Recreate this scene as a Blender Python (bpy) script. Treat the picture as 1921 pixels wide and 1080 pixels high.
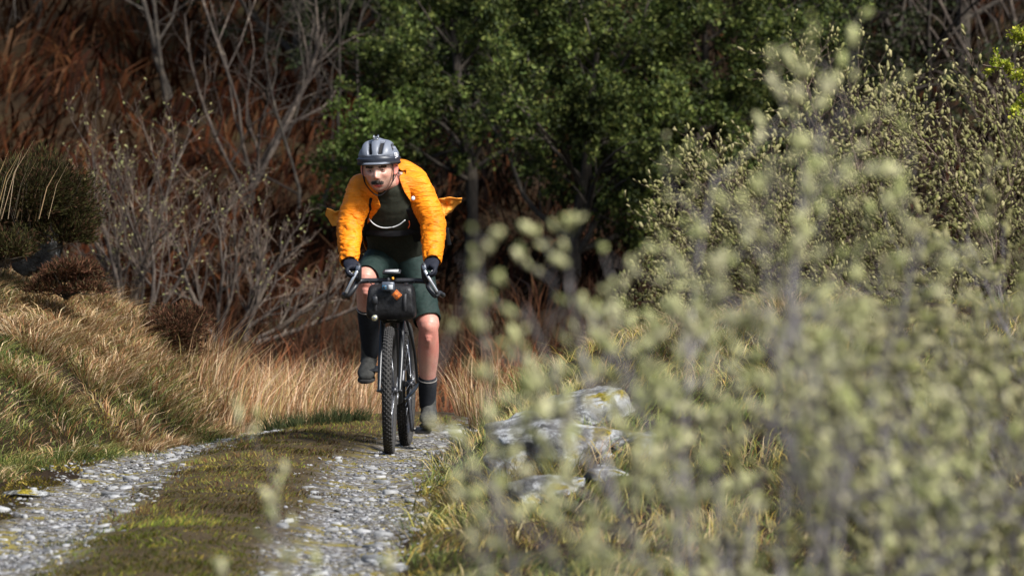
import bpy, math, random
import numpy as np
from mathutils import Vector, Matrix

for _o in list(bpy.data.objects):
    bpy.data.objects.remove(_o)
SC = bpy.context.scene
COL = SC.collection
R = math.radians

# ------------------------------------------------------------------ camera, sky, sun, exposure
HC = 1.5            # camera height over the track
LENS, SENSOR = 200.0, 36.0
FPX = 1921 * LENS / SENSOR
HORIZON = 335.0
FOCUS = 31.25
cam_d = bpy.data.cameras.new('camera')
cam_d.lens = LENS; cam_d.sensor_width = SENSOR; cam_d.sensor_fit = 'HORIZONTAL'
cam_d.clip_start = 0.5; cam_d.clip_end = 2000
cam_d.dof.use_dof = True; cam_d.dof.focus_distance = FOCUS; cam_d.dof.aperture_fstop = 5.2
cam = bpy.data.objects.new('camera', cam_d); COL.objects.link(cam)
cam.location = (0, 0, HC)
cam.rotation_euler = (R(90) - math.atan((540 - HORIZON) / FPX), 0, 0)
SC.camera = cam

SUN_EL, SUN_AZ = R(46), R(133)      # azimuth clockwise from +Y: high, from the right and slightly in front of the rider
world = bpy.data.worlds.new('World'); SC.world = world; world.use_nodes = True
wn = world.node_tree.nodes; wl = world.node_tree.links
sky = wn.new('ShaderNodeTexSky'); sky.sky_type = 'NISHITA'; sky.sun_disc = False
sky.sun_elevation = SUN_EL; sky.sun_rotation = SUN_AZ; sky.dust_density = 2.0
bg = wn['Background']; bg.inputs['Strength'].default_value = 0.075
wl.new(sky.outputs['Color'], bg.inputs['Color'])
sun_d = bpy.data.lights.new('sun', 'SUN'); sun_d.energy = 4.1; sun_d.angle = R(16); sun_d.color = (1.0, 0.98, 0.95)
sun = bpy.data.objects.new('sun', sun_d); COL.objects.link(sun)
sv = Vector((math.sin(SUN_AZ) * math.cos(SUN_EL), math.cos(SUN_AZ) * math.cos(SUN_EL), math.sin(SUN_EL)))
sun.rotation_euler = sv.to_track_quat('Z', 'Y').to_euler()
sun.location = (20, -5, 40)
SC.view_settings.view_transform = 'Standard'
SC.view_settings.look = 'None'
SC.view_settings.exposure = 0.85
SC.view_settings.gamma = 1.0
SC.view_settings.use_curve_mapping = False
SC.render.engine = 'CYCLES'
SC.cycles.use_denoising = True
SC.cycles.max_bounces = 6
SC.cycles.diffuse_bounces = 3
SC.cycles.transmission_bounces = 3
SC.cycles.transparent_max_bounces = 6

# ------------------------------------------------------------------ helpers
def tag(o, label=None, cat=None, group=None, kind=None):
    if label: o['label'] = label
    if cat: o['category'] = cat
    if group: o['group'] = group
    if kind: o['kind'] = kind
    return o

def empty(name, loc=(0, 0, 0), rz=0.0):
    o = bpy.data.objects.new(name, None); COL.objects.link(o)
    o.location = loc; o.rotation_euler = (0, 0, rz); o.empty_display_size = 0.1
    return o

def mesh_data(name, V, Fs, mat=None, smooth=True, col=None):
    """Fs: list of integer arrays (n,k)."""
    V = np.asarray(V, dtype=np.float32)
    Fs = [np.asarray(f, dtype=np.int32) for f in (Fs if isinstance(Fs, list) else [Fs]) if len(f)]
    me = bpy.data.meshes.new(name)
    me.vertices.add(len(V)); me.vertices.foreach_set('co', V.ravel())
    loops = np.concatenate([f.ravel() for f in Fs])
    tot = np.concatenate([np.full(len(f), f.shape[1], np.int32) for f in Fs])
    start = np.concatenate([[0], np.cumsum(tot)[:-1]]).astype(np.int32)
    me.loops.add(len(loops)); me.loops.foreach_set('vertex_index', loops)
    me.polygons.add(len(tot)); me.polygons.foreach_set('loop_start', start)
    if smooth: me.polygons.foreach_set('use_smooth', np.ones(len(tot), dtype=bool))
    me.update(calc_edges=True)
    if col is not None:
        a = me.color_attributes.new('Col', 'FLOAT_COLOR', 'POINT')
        c = np.ones((len(V), 4), np.float32); c[:, :3] = col
        a.data.foreach_set('color', c.ravel())
    if mat is not None:
        for m in (mat if isinstance(mat, (list, tuple)) else [mat]): me.materials.append(m)
    return me

def link(name, me, parent=None, loc=None, rot=None, scale=None):
    o = bpy.data.objects.new(name, me); COL.objects.link(o)
    if parent is not None: o.parent = parent
    if loc is not None: o.location = loc
    if rot is not None: o.rotation_euler = rot
    if scale is not None: o.scale = scale
    return o

class Geo:
    def __init__(s): s.V = []; s.F = {}; s.n = 0; s.C = []
    def add(s, V, Fs, col=None):
        V = np.asarray(V, float)
        for f in (Fs if isinstance(Fs, list) else [Fs]):
            f = np.asarray(f, int)
            if len(f): s.F.setdefault(f.shape[1], []).append(f + s.n)
        s.V.append(V); s.n += len(V)
        if col is not None: s.C.append(np.broadcast_to(np.asarray(col, float), (len(V), 3)))
        return s
    def arrays(s): return np.concatenate(s.V), [np.concatenate(v) for v in s.F.values()]
    def build(s, name, mat, parent=None, smooth=True, **k):
        V, Fs = s.arrays()
        return link(name, mesh_data(name, V, Fs, mat, smooth, np.concatenate(s.C) if s.C else None), parent, **k)

def nrm(v):
    v = np.asarray(v, float); return v / (np.linalg.norm(v, axis=-1, keepdims=True) + 1e-12)

def catmull(P, m):
    P = np.asarray(P, float)
    if len(P) < 3: 
        t = np.linspace(0, 1, m)[:, None]; return P[0] * (1 - t) + P[-1] * t
    Q = np.vstack([2 * P[0] - P[1], P, 2 * P[-1] - P[-2]])
    t = np.linspace(0, len(P) - 1 - 1e-9, m); i = t.astype(int); u = (t - i)[:, None]
    a, b, c, d = Q[i], Q[i + 1], Q[i + 2], Q[i + 3]
    return 0.5 * (2 * b + (c - a) * u + (2 * a - 5 * b + 4 * c - d) * u * u + (3 * b - a - 3 * c + d) * u ** 3)

def loft(pts, ra, rb=None, side=(0, 1, 0), n=20, m=24, dome=True, power=2.0):
    """closed swept tube; ra along `side`, rb across it; spline through pts."""
    pts = np.asarray(pts, float)
    ra = np.broadcast_to(np.asarray(ra, float), (len(pts),)); rb = ra if rb is None else np.broadcast_to(np.asarray(rb, float), (len(pts),))
    C = catmull(np.column_stack([pts, ra, rb]), m)
    c, a, b = C[:, :3], np.maximum(C[:, 3], 1e-4), np.maximum(C[:, 4], 1e-4)
    T = nrm(np.gradient(c, axis=0))
    if dome:
        k = 4; ths = np.linspace(0, 1, k + 1)[1:]
        r0 = min(a[0], b[0]); r1 = min(a[-1], b[-1])
        pre = [(c[0] - T[0] * r0 * .8 * math.sin(t * 1.45), math.cos(t * 1.45)) for t in ths][::-1]
        post = [(c[-1] + T[-1] * r1 * .8 * math.sin(t * 1.45), math.cos(t * 1.45)) for t in ths]
        c = np.vstack([[p[0] for p in pre], c, [p[0] for p in post]])
        a = np.concatenate([[a[0] * p[1] for p in pre], a, [a[-1] * p[1] for p in post]])
        b = np.concatenate([[b[0] * p[1] for p in pre], b, [b[-1] * p[1] for p in post]])
        T = np.vstack([np.repeat(T[:1], k, 0), T, np.repeat(T[-1:], k, 0)])
    s = np.asarray(side, float)[None]; S = nrm(s - (T * s).sum(1, keepdims=True) * T); O = np.cross(T, S)
    th = np.linspace(0, 2 * math.pi, n, endpoint=False)
    cs = np.sign(np.cos(th)) * np.abs(np.cos(th)) ** (2 / power); sn = np.sign(np.sin(th)) * np.abs(np.sin(th)) ** (2 / power)
    V = c[:, None] + S[:, None] * (a[:, None] * cs)[..., None] + O[:, None] * (b[:, None] * sn)[..., None]
    M = len(c); V = V.reshape(-1, 3)
    i, j = np.meshgrid(np.arange(M - 1), np.arange(n), indexing='ij'); j2 = (j + 1) % n
    F4 = np.stack([i * n + j, i * n + j2, (i + 1) * n + j2, (i + 1) * n + j], -1).reshape(-1, 4)
    V = np.vstack([V, c[:1], c[-1:]]); e0, e1 = M * n, M * n + 1
    jj = np.arange(n); j3 = (jj + 1) % n
    F3 = np.vstack([np.stack([np.full(n, e0), j3, jj], -1), np.stack([np.full(n, e1), (M - 1) * n + jj, (M - 1) * n + j3], -1)])
    return V, [F4, F3]

def tube(pts, r, n=8, m=None):
    return loft(pts, r, n=n, m=m or max(2, len(pts) * 4 if len(pts) > 2 else 2), dome=False, side=(0.13, 0.97, 0.21))

def sphere(c, r, nu=20, nv=14, rot=None):
    r = np.broadcast_to(np.asarray(r, float), (3,))
    u = np.linspace(0, 2 * math.pi, nu, endpoint=False); v = np.linspace(0, math.pi, nv + 1)[1:-1]
    P = np.array([[math.sin(b) * math.cos(a), math.sin(b) * math.sin(a), math.cos(b)] for b in v for a in u] + [[0, 0, 1], [0, 0, -1]]) * r
    if rot is not None: P = P @ np.array(rot).T
    k = nv - 1
    F4 = [[i * nu + j, (i + 1) * nu + j, (i + 1) * nu + (j + 1) % nu, i * nu + (j + 1) % nu] for i in range(k - 1) for j in range(nu)]
    F3 = [[k * nu, j, (j + 1) % nu] for j in range(nu)] + [[k * nu + 1, (k - 1) * nu + (j + 1) % nu, (k - 1) * nu + j] for j in range(nu)]
    return P + np.asarray(c, float), [np.array(F4), np.array(F3)]

def box(c, s, rot=None, bev=0.0):
    """box with chamfered edges when bev > 0; s = full sizes"""
    h = np.asarray(s, float) / 2; b = min(bev, h.min() * .8)
    if b <= 0:
        P = np.array([[x, y, z] for x in (-1, 1) for y in (-1, 1) for z in (-1, 1)]) * h
        F = [np.array([[0, 1, 3, 2], [4, 6, 7, 5], [0, 4, 5, 1], [2, 3, 7, 6], [0, 2, 6, 4], [1, 5, 7, 3]])]
    else:
        ring = lambda z, k: [(x * (h[0] - (b if q == 0 else 0) - k), y * (h[1] - (b if q == 1 else 0) - k), z) for (x, y, q) in
                          ((1, -1, 1), (1, 1, 1), (1, 1, 0), (-1, 1, 0), (-1, 1, 1), (-1, -1, 1), (-1, -1, 0), (1, -1, 0))]
        P = np.array(ring(-h[2], b * .7) + ring(-h[2] + b, 0) + ring(h[2] - b, 0) + ring(h[2], b * .7))
        F4 = [[i * 8 + j, i * 8 + (j + 1) % 8, (i + 1) * 8 + (j + 1) % 8, (i + 1) * 8 + j] for i in range(3) for j in range(8)]
        F = [np.array(F4), np.array([list(range(7, -1, -1)), list(range(24, 32))])]
    if rot is not None: P = P @ np.array(rot).T
    return P + np.asarray(c, float), F

def rotm(x=0, y=0, z=0):
    return np.array(Matrix.Rotation(z, 3, 'Z') @ Matrix.Rotation(y, 3, 'Y') @ Matrix.Rotation(x, 3, 'X'))

# value noise (vectorised)
_perm = np.random.RandomState(7).rand(1 << 16)
def _h(i, j, k): return _perm[(i * 7349 + j * 9151 + k * 3571 + 1234577) & 0xFFFF]
def vn(x, y, z=0.0):
    x, y, z = np.broadcast_arrays(np.asarray(x, float), y, z)
    i, j, k = np.floor(x).astype(int), np.floor(y).astype(int), np.floor(z).astype(int)
    fx, fy, fz = x - i, y - j, z - k
    fx, fy, fz = [t * t * (3 - 2 * t) for t in (fx, fy, fz)]
    r = 0
    for a in (0, 1):
        for b in (0, 1):
            for c in (0, 1):
                r = r + _h(i + a, j + b, k + c) * (fx if a else 1 - fx) * (fy if b else 1 - fy) * (fz if c else 1 - fz)
    return r * 2 - 1
def fbm(x, y, z=0.0, o=4):
    s = 0; a = .5
    for q in range(o):
        s = s + a * vn(np.asarray(x) * 2 ** q + 17 * q, np.asarray(y) * 2 ** q + 31 * q, np.asarray(z) * 2 ** q); a *= .5
    return s
def sst(a, b, x):
    t = np.clip((np.asarray(x, float) - a) / (b - a), 0, 1); return t * t * (3 - 2 * t)

# ------------------------------------------------------------------ materials
def mk(name):
    m = bpy.data.materials.new(name); m.use_nodes = True
    nt = m.node_tree; b = nt.nodes['Principled BSDF']
    return m, nt, b
def ramp(nt, stops, interp='LINEAR'):
    r = nt.nodes.new('ShaderNodeValToRGB'); e = r.color_ramp.elements; r.color_ramp.interpolation = interp
    while len(e) < len(stops): e.new(.5)
    for s, (p, c) in zip(e, stops): s.position = p; s.color = (*c, 1)
    return r
def noise(nt, scale, detail=4, rough=.55, vec=None, dist=0):
    n = nt.nodes.new('ShaderNodeTexNoise'); n.inputs['Scale'].default_value = scale; n.inputs['Detail'].default_value = detail
    n.inputs['Roughness'].default_value = rough; n.inputs['Distortion'].default_value = dist
    if vec is not None: nt.links.new(vec, n.inputs['Vector'])
    return n
def coord(nt, which='Object'): return nt.nodes.new('ShaderNodeTexCoord').outputs[which]
def bump(nt, b, hgt, strength=.4, dist=.01):
    n = nt.nodes.new('ShaderNodeBump'); n.inputs['Strength'].default_value = strength; n.inputs['Distance'].default_value = dist
    nt.links.new(hgt, n.inputs['Height']); nt.links.new(n.outputs[0], b.inputs['Normal'])
def simple(name, c, rough=.6, metal=0.0, var=.25, scale=40, bstr=.2, bdist=.002, sheen=0, spec=.5):
    m, nt, b = mk(name); v = coord(nt)
    n = noise(nt, scale, 5, .6, v)
    r = ramp(nt, [(.3, [x * (1 - var) for x in c]), (.7, [min(1, x * (1 + var)) for x in c])])
    nt.links.new(n.outputs['Fac'], r.inputs[0]); nt.links.new(r.outputs[0], b.inputs['Base Color'])
    b.inputs['Roughness'].default_value = rough; b.inputs['Metallic'].default_value = metal
    b.inputs['Specular IOR Level'].default_value = spec
    if sheen: b.inputs['Sheen Weight'].default_value = sheen
    if bstr: bump(nt, b, n.outputs['Fac'], bstr, bdist)
    return m
def vcol(name, rough=.7, trans=0.25, spec=.25, gain=1.0, var=.3, scale=3.0):
    """leaf / blade material: colour carried per blade, part of the light passes through"""
    m, nt, b = mk(name)
    a = nt.nodes.new('ShaderNodeAttribute'); a.attribute_name = 'Col'
    n = noise(nt, scale, 3, .6, coord(nt)); 
    mp = nt.nodes.new('ShaderNodeMapRange'); mp.inputs[1].default_value = .3; mp.inputs[2].default_value = .7
    mp.inputs[3].default_value = gain * (1 - var); mp.inputs[4].default_value = gain * (1 + var)
    nt.links.new(n.outputs['Fac'], mp.inputs[0])
    mul = nt.nodes.new('ShaderNodeVectorMath'); mul.operation = 'MULTIPLY'
    nt.links.new(a.outputs['Color'], mul.inputs[0]); nt.links.new(mp.outputs[0], mul.inputs[1])
    nt.links.new(mul.outputs[0], b.inputs['Base Color']); b.inputs['Roughness'].default_value = rough
    b.inputs['Specular IOR Level'].default_value = spec
    if trans:
        t = nt.nodes.new('ShaderNodeBsdfTranslucent'); nt.links.new(mul.outputs[0], t.inputs['Color'])
        mx = nt.nodes.new('ShaderNodeMixShader'); mx.inputs[0].default_value = trans
        nt.links.new(b.outputs[0], mx.inputs[1]); nt.links.new(t.outputs[0], mx.inputs[2])
        nt.links.new(mx.outputs[0], nt.nodes['Material Output'].inputs['Surface'])
    return m
M = {}
M['grass'] = vcol('grass_blades', .85, .22, .06)
M['bracken'] = vcol('dead_bracken', .95, .10, .04)
M['leaf'] = vcol('green_leaves', .6, .30, .15)
M['catkin'] = vcol('willow_catkins', .9, .25, .05, var=.35, scale=9)
M['heather'] = vcol('heather_sprigs', .9, .10, .05)
M['hairs'] = vcol('hair_strands', .6, 0.0, .3)
def bark(name, c, c2):
    m, nt, b = mk(name); v = coord(nt)
    mp = nt.nodes.new('ShaderNodeMapping'); mp.inputs['Scale'].default_value = (1, 1, .25); nt.links.new(v, mp.inputs[0])
    n = noise(nt, 45, 6, .65, mp.outputs[0]); n2 = noise(nt, 7, 3, .5, v)
    r = ramp(nt, [(.35, c), (.62, c2)]); nt.links.new(n.outputs['Fac'], r.inputs[0])
    r2 = ramp(nt, [(.5, (.75, .75, .75)), (.65, (1.5, 1.5, 1.4))]); nt.links.new(n2.outputs['Fac'], r2.inputs[0])
    mx = nt.nodes.new('ShaderNodeVectorMath'); mx.operation = 'MULTIPLY'
    nt.links.new(r.outputs[0], mx.inputs[0]); nt.links.new(r2.outputs[0], mx.inputs[1])
    nt.links.new(mx.outputs[0], b.inputs['Base Color']); b.inputs['Roughness'].default_value = .85
    b.inputs['Specular IOR Level'].default_value = .25
    bump(nt, b, n.outputs['Fac'], .6, .004)
    return m
M['bark_grey'] = bark('grey_bark', (.06, .040, .029), (.21, .155, .12))
M['bark_mid'] = bark('mid_grey_bark', (.028, .020, .015), (.12, .095, .078))
M['bark_dark'] = bark('dark_bark', (.025, .02, .016), (.075, .062, .05))
M['bark_fg'] = bark('willow_bark', (.085, .07, .066), (.30, .28, .285))

def rock_mat(name, lich):
    k = 1.0 if lich < .55 else .3
    m, nt, b = mk(name); v = coord(nt); L = nt.links
    n = noise(nt, 9, 6, .62, v); r = ramp(nt, [(.32, [x * k for x in (.045, .045, .047)]), (.5, [x * k for x in (.14, .14, .135)]), (.7, [x * k for x in (.30, .30, .29)])]); L.new(n.outputs['Fac'], r.inputs[0])
    li = noise(nt, 6.5 if lich < .55 else 13, 8, .72, v, 0); lr = ramp(nt, [(lich, (0, 0, 0)), (lich + .09, (1, 1, 1))]); L.new(li.outputs['Fac'], lr.inputs[0])
    mx = nt.nodes.new('ShaderNodeMix'); mx.data_type = 'RGBA'; L.new(lr.outputs[0], mx.inputs[0]); L.new(r.outputs[0], mx.inputs[6]); mx.inputs[7].default_value = (.46, .47, .47, 1)
    mo = noise(nt, 4.3, 5, .6, v); mr = ramp(nt, [(.56, (0, 0, 0)), (.60, (1, 1, 1))]); L.new(mo.outputs['Fac'], mr.inputs[0])
    g = nt.nodes.new('ShaderNodeNewGeometry'); sx = nt.nodes.new('ShaderNodeSeparateXYZ'); L.new(g.outputs['Normal'], sx.inputs[0])
    mr2 = nt.nodes.new('ShaderNodeMapRange'); mr2.inputs[1].default_value = .2; mr2.inputs[2].default_value = .7; L.new(sx.outputs['Z'], mr2.inputs[0])
    mu = nt.nodes.new('ShaderNodeMath'); mu.operation = 'MULTIPLY'; L.new(mr.outputs[0], mu.inputs[0]); L.new(mr2.outputs[0], mu.inputs[1])
    mc = noise(nt, 60, 3, .6, v); mcr = ramp(nt, [(.35, (.10, .085, .012)), (.65, (.36, .28, .03))]); L.new(mc.outputs['Fac'], mcr.inputs[0])
    mx2 = nt.nodes.new('ShaderNodeMix'); mx2.data_type = 'RGBA'; L.new(mu.outputs[0], mx2.inputs[0]); L.new(mx.outputs[2], mx2.inputs[6]); L.new(mcr.outputs[0], mx2.inputs[7])
    L.new(mx2.outputs[2], b.inputs['Base Color']); b.inputs['Roughness'].default_value = .95; b.inputs['Specular IOR Level'].default_value = .1
    n3 = noise(nt, 30, 8, .7, v); bump(nt, b, n3.outputs['Fac'], 1.0, .03)
    return m
M['rock'] = rock_mat('lichen_rock', .48); M['rock_dark'] = rock_mat('dark_lichen_rock', .59)
def slate(name, lo, hi):
    m, nt, b = mk(name); L = nt.links
    oi = nt.nodes.new('ShaderNodeObjectInfo'); g = nt.nodes.new('ShaderNodeNewGeometry')
    n = noise(nt, 14, 6, .65, g.outputs['Position']); ad = nt.nodes.new('ShaderNodeMath'); ad.operation = 'MULTIPLY_ADD'
    ad.inputs[1].default_value = .5; L.new(oi.outputs['Random'], ad.inputs[0]); L.new(n.outputs['Fac'], ad.inputs[2])
    r = ramp(nt, [(.35, lo), (.95, hi)]); L.new(ad.outputs[0], r.inputs[0]); L.new(r.outputs[0], b.inputs['Base Color'])
    b.inputs['Roughness'].default_value = .62
    n2 = noise(nt, 90, 6, .7, g.outputs['Position']); bump(nt, b, n2.outputs['Fac'], .5, .004)
    return m
M['stone'] = slate('slate_stone', (.07, .07, .07), (.33, .33, .325))
M['gravel'] = vcol('gravel_chips', .7, 0, .4, var=.35, scale=30)
# ------------------------------------------------------------------ the lie of the land
def xc(y):                                   # centre line of the track
    y = np.asarray(y, float); t = np.clip(y - 29, 0, None)
    return -1.36 + .017 * np.minimum(t, 14) ** 2 + .47 * np.clip(t - 14, 0, None)
def bank_edge(y):
    return np.interp(y, [5, 24, 29.4, 32, 34.4, 37, 42], [-3.2, -3.1, -2.62, -2.0, -1.62, -1.6, -1.8])
def H0(x, y):
    x, y = np.broadcast_arrays(np.asarray(x, float), np.asarray(y, float))
    u = x - xc(y)
    near = 1 - sst(36, 40, y)
    z = np.zeros_like(x)
    z -= .035 * (np.exp(-((u + .64) / .24) ** 2) + np.exp(-((u - .66) / .24) ** 2)) * near
    z += .03 * np.exp(-(u / .3) ** 2) * near
    # left bank
    d = bank_edge(y) - x
    bk = .98 * (1 - np.exp(-np.clip(d, 0, None) / .66)) * sst(0, .12, d) + .10 * np.clip(d - 1.5, 0, 12)
    z += bk * (1 - sst(34.2, 38.5, y)) * sst(18, 29.5, y)
    # right mound
    d = x - (xc(y) + 1.02)
    z += .74 * (1 - np.exp(-np.clip(d, 0, None) / .62)) * sst(22.5, 31.8, y) * (1 - sst(33.2, 36.8, y)) * (1 - .35 * sst(2.6, 6, x))
    # dip behind, then the hillside
    z -= .22 * sst(35, 40, y) * (1 - sst(44, 50, y))
    z += 1.35 * np.log1p(np.exp((y - 56 - .12 * x) / 3.0)) * (1 - .0 * x) * (1 - .45 * sst(90, 160, y))
    return z
def H(x, y):
    x, y = np.broadcast_arrays(np.asarray(x, float), np.asarray(y, float))
    z = H0(x, y); u = np.abs(x - xc(y)); off = sst(.9, 1.6, u)
    far = sst(36, 50, y)
    return z + (.012 + .11 * off + .35 * far) * fbm(x * 1.3, y * 1.3, 3.1, 4) + .02 * off * fbm(x * 6, y * 6, 1.7, 3)

def axis(segs):
    a = []
    for lo, hi, st in segs: a.append(np.arange(lo, hi, st))
    return np.concatenate(a + [[segs[-1][1]]])
xs = axis([(-260, -40, 22), (-40, -12, 2), (-12, -4, .35), (-4, 3.5, .075), (3.5, 12, .35), (12, 40, 2), (40, 260, 22)])
ys = axis([(-260, -20, 24), (-20, 5, 2.5), (5, 20, .4), (20, 36.5, .09), (36.5, 60, .3), (60, 100, 1), (100, 300, 12)])
Xg, Yg = np.meshgrid(xs, ys, indexing='ij'); Zg = H(Xg, Yg)
def grid_faces(a, b):
    i, j = np.meshgrid(np.arange(a - 1), np.arange(b - 1), indexing='ij')
    return np.stack([i * b + j, (i + 1) * b + j, (i + 1) * b + j + 1, i * b + j + 1], -1).reshape(-1, 4)
def ground_mat():
    m, nt, b = mk('heath_soil'); v = coord(nt); L = nt.links
    n = noise(nt, 1.1, 5, .6, v); r = ramp(nt, [(.3, (.016, .010, .006)), (.55, (.034, .022, .012)), (.7, (.04, .034, .014)), (.85, (.07, .045, .022))]); L.new(n.outputs['Fac'], r.inputs[0])
    n2 = noise(nt, 26, 6, .7, v); r2 = ramp(nt, [(.3, (.5, .5, .5)), (.7, (1.35, 1.3, 1.2))]); L.new(n2.outputs['Fac'], r2.inputs[0])
    mu = nt.nodes.new('ShaderNodeVectorMath'); mu.operation = 'MULTIPLY'; L.new(r.outputs[0], mu.inputs[0]); L.new(r2.outputs[0], mu.inputs[1])
    L.new(mu.outputs[0], b.inputs['Base Color']); b.inputs['Roughness'].default_value = .95; b.inputs['Specular IOR Level'].default_value = .1
    bump(nt, b, n2.outputs['Fac'], .8, .03); return m
def track_mat():
    m, nt, b = mk('slate_gravel'); v = coord(nt); L = nt.links
    vo = nt.nodes.new('ShaderNodeTexVoronoi'); vo.inputs['Scale'].default_value = 34; L.new(v, vo.inputs['Vector'])
    vs = nt.nodes.new('ShaderNodeSeparateColor'); L.new(vo.outputs['Color'], vs.inputs[0])
    r = ramp(nt, [(0, (.10, .095, .09)), (.5, (.24, .235, .23)), (1, (.42, .42, .43))]); L.new(vs.outputs[0], r.inputs[0])
    ed = ramp(nt, [(.25, (1, 1, 1)), (.65, (.35, .31, .26))]); L.new(vo.outputs['Distance'], ed.inputs[0])
    mu = nt.nodes.new('ShaderNodeVectorMath'); mu.operation = 'MULTIPLY'; L.new(r.outputs[0], mu.inputs[0]); L.new(ed.outputs[0], mu.inputs[1])
    n = noise(nt, 3.2, 6, .65, v); mr = ramp(nt, [(.50, (0, 0, 0)), (.60, (1, 1, 1))]); L.new(n.outputs['Fac'], mr.inputs[0])
    nc = noise(nt, 40, 4, .6, v); mc = ramp(nt, [(.3, (.085, .075, .02)), (.7, (.30, .235, .05))]); L.new(nc.outputs['Fac'], mc.inputs[0])
    mx = nt.nodes.new('ShaderNodeMix'); mx.data_type = 'RGBA'; L.new(mr.outputs[0], mx.inputs[0]); L.new(mu.outputs[0], mx.inputs[6]); L.new(mc.outputs[0], mx.inputs[7])
    at = nt.nodes.new('ShaderNodeAttribute'); at.attribute_name = 'Col'; ns = noise(nt, 30, 5, .7, v); so = ramp(nt, [(.3, (.022, .014, .008)), (.55, (.06, .042, .02)), (.75, (.12, .09, .03))]); L.new(ns.outputs['Fac'], so.inputs[0])
    m3 = nt.nodes.new('ShaderNodeMix'); m3.data_type = 'RGBA'; L.new(at.outputs['Fac'], m3.inputs[0]); L.new(so.outputs[0], m3.inputs[6]); L.new(mx.outputs[2], m3.inputs[7])
    L.new(m3.outputs[2], b.inputs['Base Color']); b.inputs['Roughness'].default_value = .9; b.inputs['Specular IOR Level'].default_value = .15
    n2 = noise(nt, 70, 6, .7, v); bump(nt, b, n2.outputs['Fac'], .7, .01); return m
M['ground'] = ground_mat(); M['track'] = track_mat()
g = link('ground', mesh_data('ground', np.column_stack([Xg.ravel(), Yg.ravel(), Zg.ravel()]), [grid_faces(len(xs), len(ys))], M['ground']))
tag(g, 'brown heath ground rising to a hillside behind the track', 'ground', kind='structure')
us = np.linspace(-1.0, 1.0, 41); yt = np.concatenate([np.arange(4, 20, .5), np.arange(20, 37, .07), np.arange(37, 60, .5)])
U, Y2 = np.meshgrid(us, yt, indexing='ij'); Ue = U * (1 + .13 * fbm(Y2 * 1.7, U * 0 + 5 * np.sign(U), 2.0, 3)); X2 = np.maximum(xc(Y2) + Ue, bank_edge(Y2) + .06 + .05 * fbm(Y2 * 2.3, Y2 * 0, 1.0, 2) + .0008 * np.arange(41)[:, None])
Z2 = H(X2, Y2) + .012 + .012 * fbm(X2 * 9, Y2 * 9, 0.3, 3) - .05 * sst(.88, 1.0, np.abs(U))
u3 = X2 - xc(Y2) + .10 * fbm(X2 * 4, Y2 * 2, 4.0, 3); rut = np.clip(np.exp(-((u3 + .64) / .27) ** 4) + np.exp(-((u3 - .68) / .27) ** 4), 0, 1)
track = link('track', mesh_data('track', np.column_stack([X2.ravel(), Y2.ravel(), Z2.ravel()]), [grid_faces(len(us), len(yt))], M['track'], True, np.repeat(rut.ravel()[:, None], 3, 1)))
tag(track, 'stony two-rut track of slate gravel with a mossy middle strip', 'track', kind='structure')
def HT(x, y): return H(x, y) + .012

# ------------------------------------------------------------------ stones of the track
rng = np.random.RandomState(11)
def slab(rs, n=7, th=.3):
    a = np.sort((np.arange(n) + rs.uniform(-.32, .32, n)) * 2 * math.pi / n); r = rs.uniform(.36, .55, n)
    e = rs.uniform(.65, 1.0)
    o = np.column_stack([np.cos(a) * r, np.sin(a) * r * e]); z = rs.uniform(-.03, .03, n)
    V = np.vstack([np.column_stack([o * 1.0, np.full(n, -th)]), np.column_stack([o * 1.04, z + th * .1]), np.column_stack([o * .86, z + th * .45]), [[0, 0, th * .5]]])
    F4 = [[k * n + i, k * n + (i + 1) % n, (k + 1) * n + (i + 1) % n, (k + 1) * n + i] for k in range(2) for i in range(n)]
    F3 = [[2 * n + i, 2 * n + (i + 1) % n, 3 * n] for i in range(n)]
    return V, [np.array(F4), np.array(F3)]
slabs = [slab(rng, rng.randint(5, 7), rng.uniform(.18, .34)) for _ in range(10)]
slab_me = [mesh_data('stone', V, Fs, M['stone'], smooth=False) for V, Fs in slabs]
def rut_u(n, rs):
    s = rs.rand(n) < .5
    return np.where(s, -.64, .68) + np.clip(rs.normal(0, .15, n), -.30, .28)
n = 300
yy = 21.3 + 13.5 * rng.rand(n) ** 1.15; uu = rut_u(n, rng)
uu[:40] = rng.uniform(-1.0, -.3, 40); yy[:40] = rng.uniform(23, 29, 40); uu = np.maximum(uu, bank_edge(yy) - xc(yy) + .1)
for i in range(n):
    x = float(xc(yy[i]) + uu[i]); y = float(yy[i]); s = .024 + .045 * rng.rand() ** 2 + (.05 if i % 23 == 0 else 0)
    link('stone', slab_me[i % 10], track, (x, y, float(HT(x, y)) + .004 + .05 * s), (rng.normal(0, .10), rng.normal(0, .10), rng.uniform(0, 6.28)), (s * rng.uniform(1, 1.5), s, s * rng.uniform(.5, .9)))
G = Geo(); n = 10500
yy = 20.8 + 14.5 * rng.rand(n); uu = rut_u(n, rng) + rng.normal(0, .06, n); uu = np.maximum(uu, bank_edge(yy) - xc(yy) + .08 + .2 * rng.rand(n)); xx = xc(yy) + uu; zz = HT(xx, yy)
sz = .008 + .022 * rng.rand(n) ** 3
vv = rng.rand(n)
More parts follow.
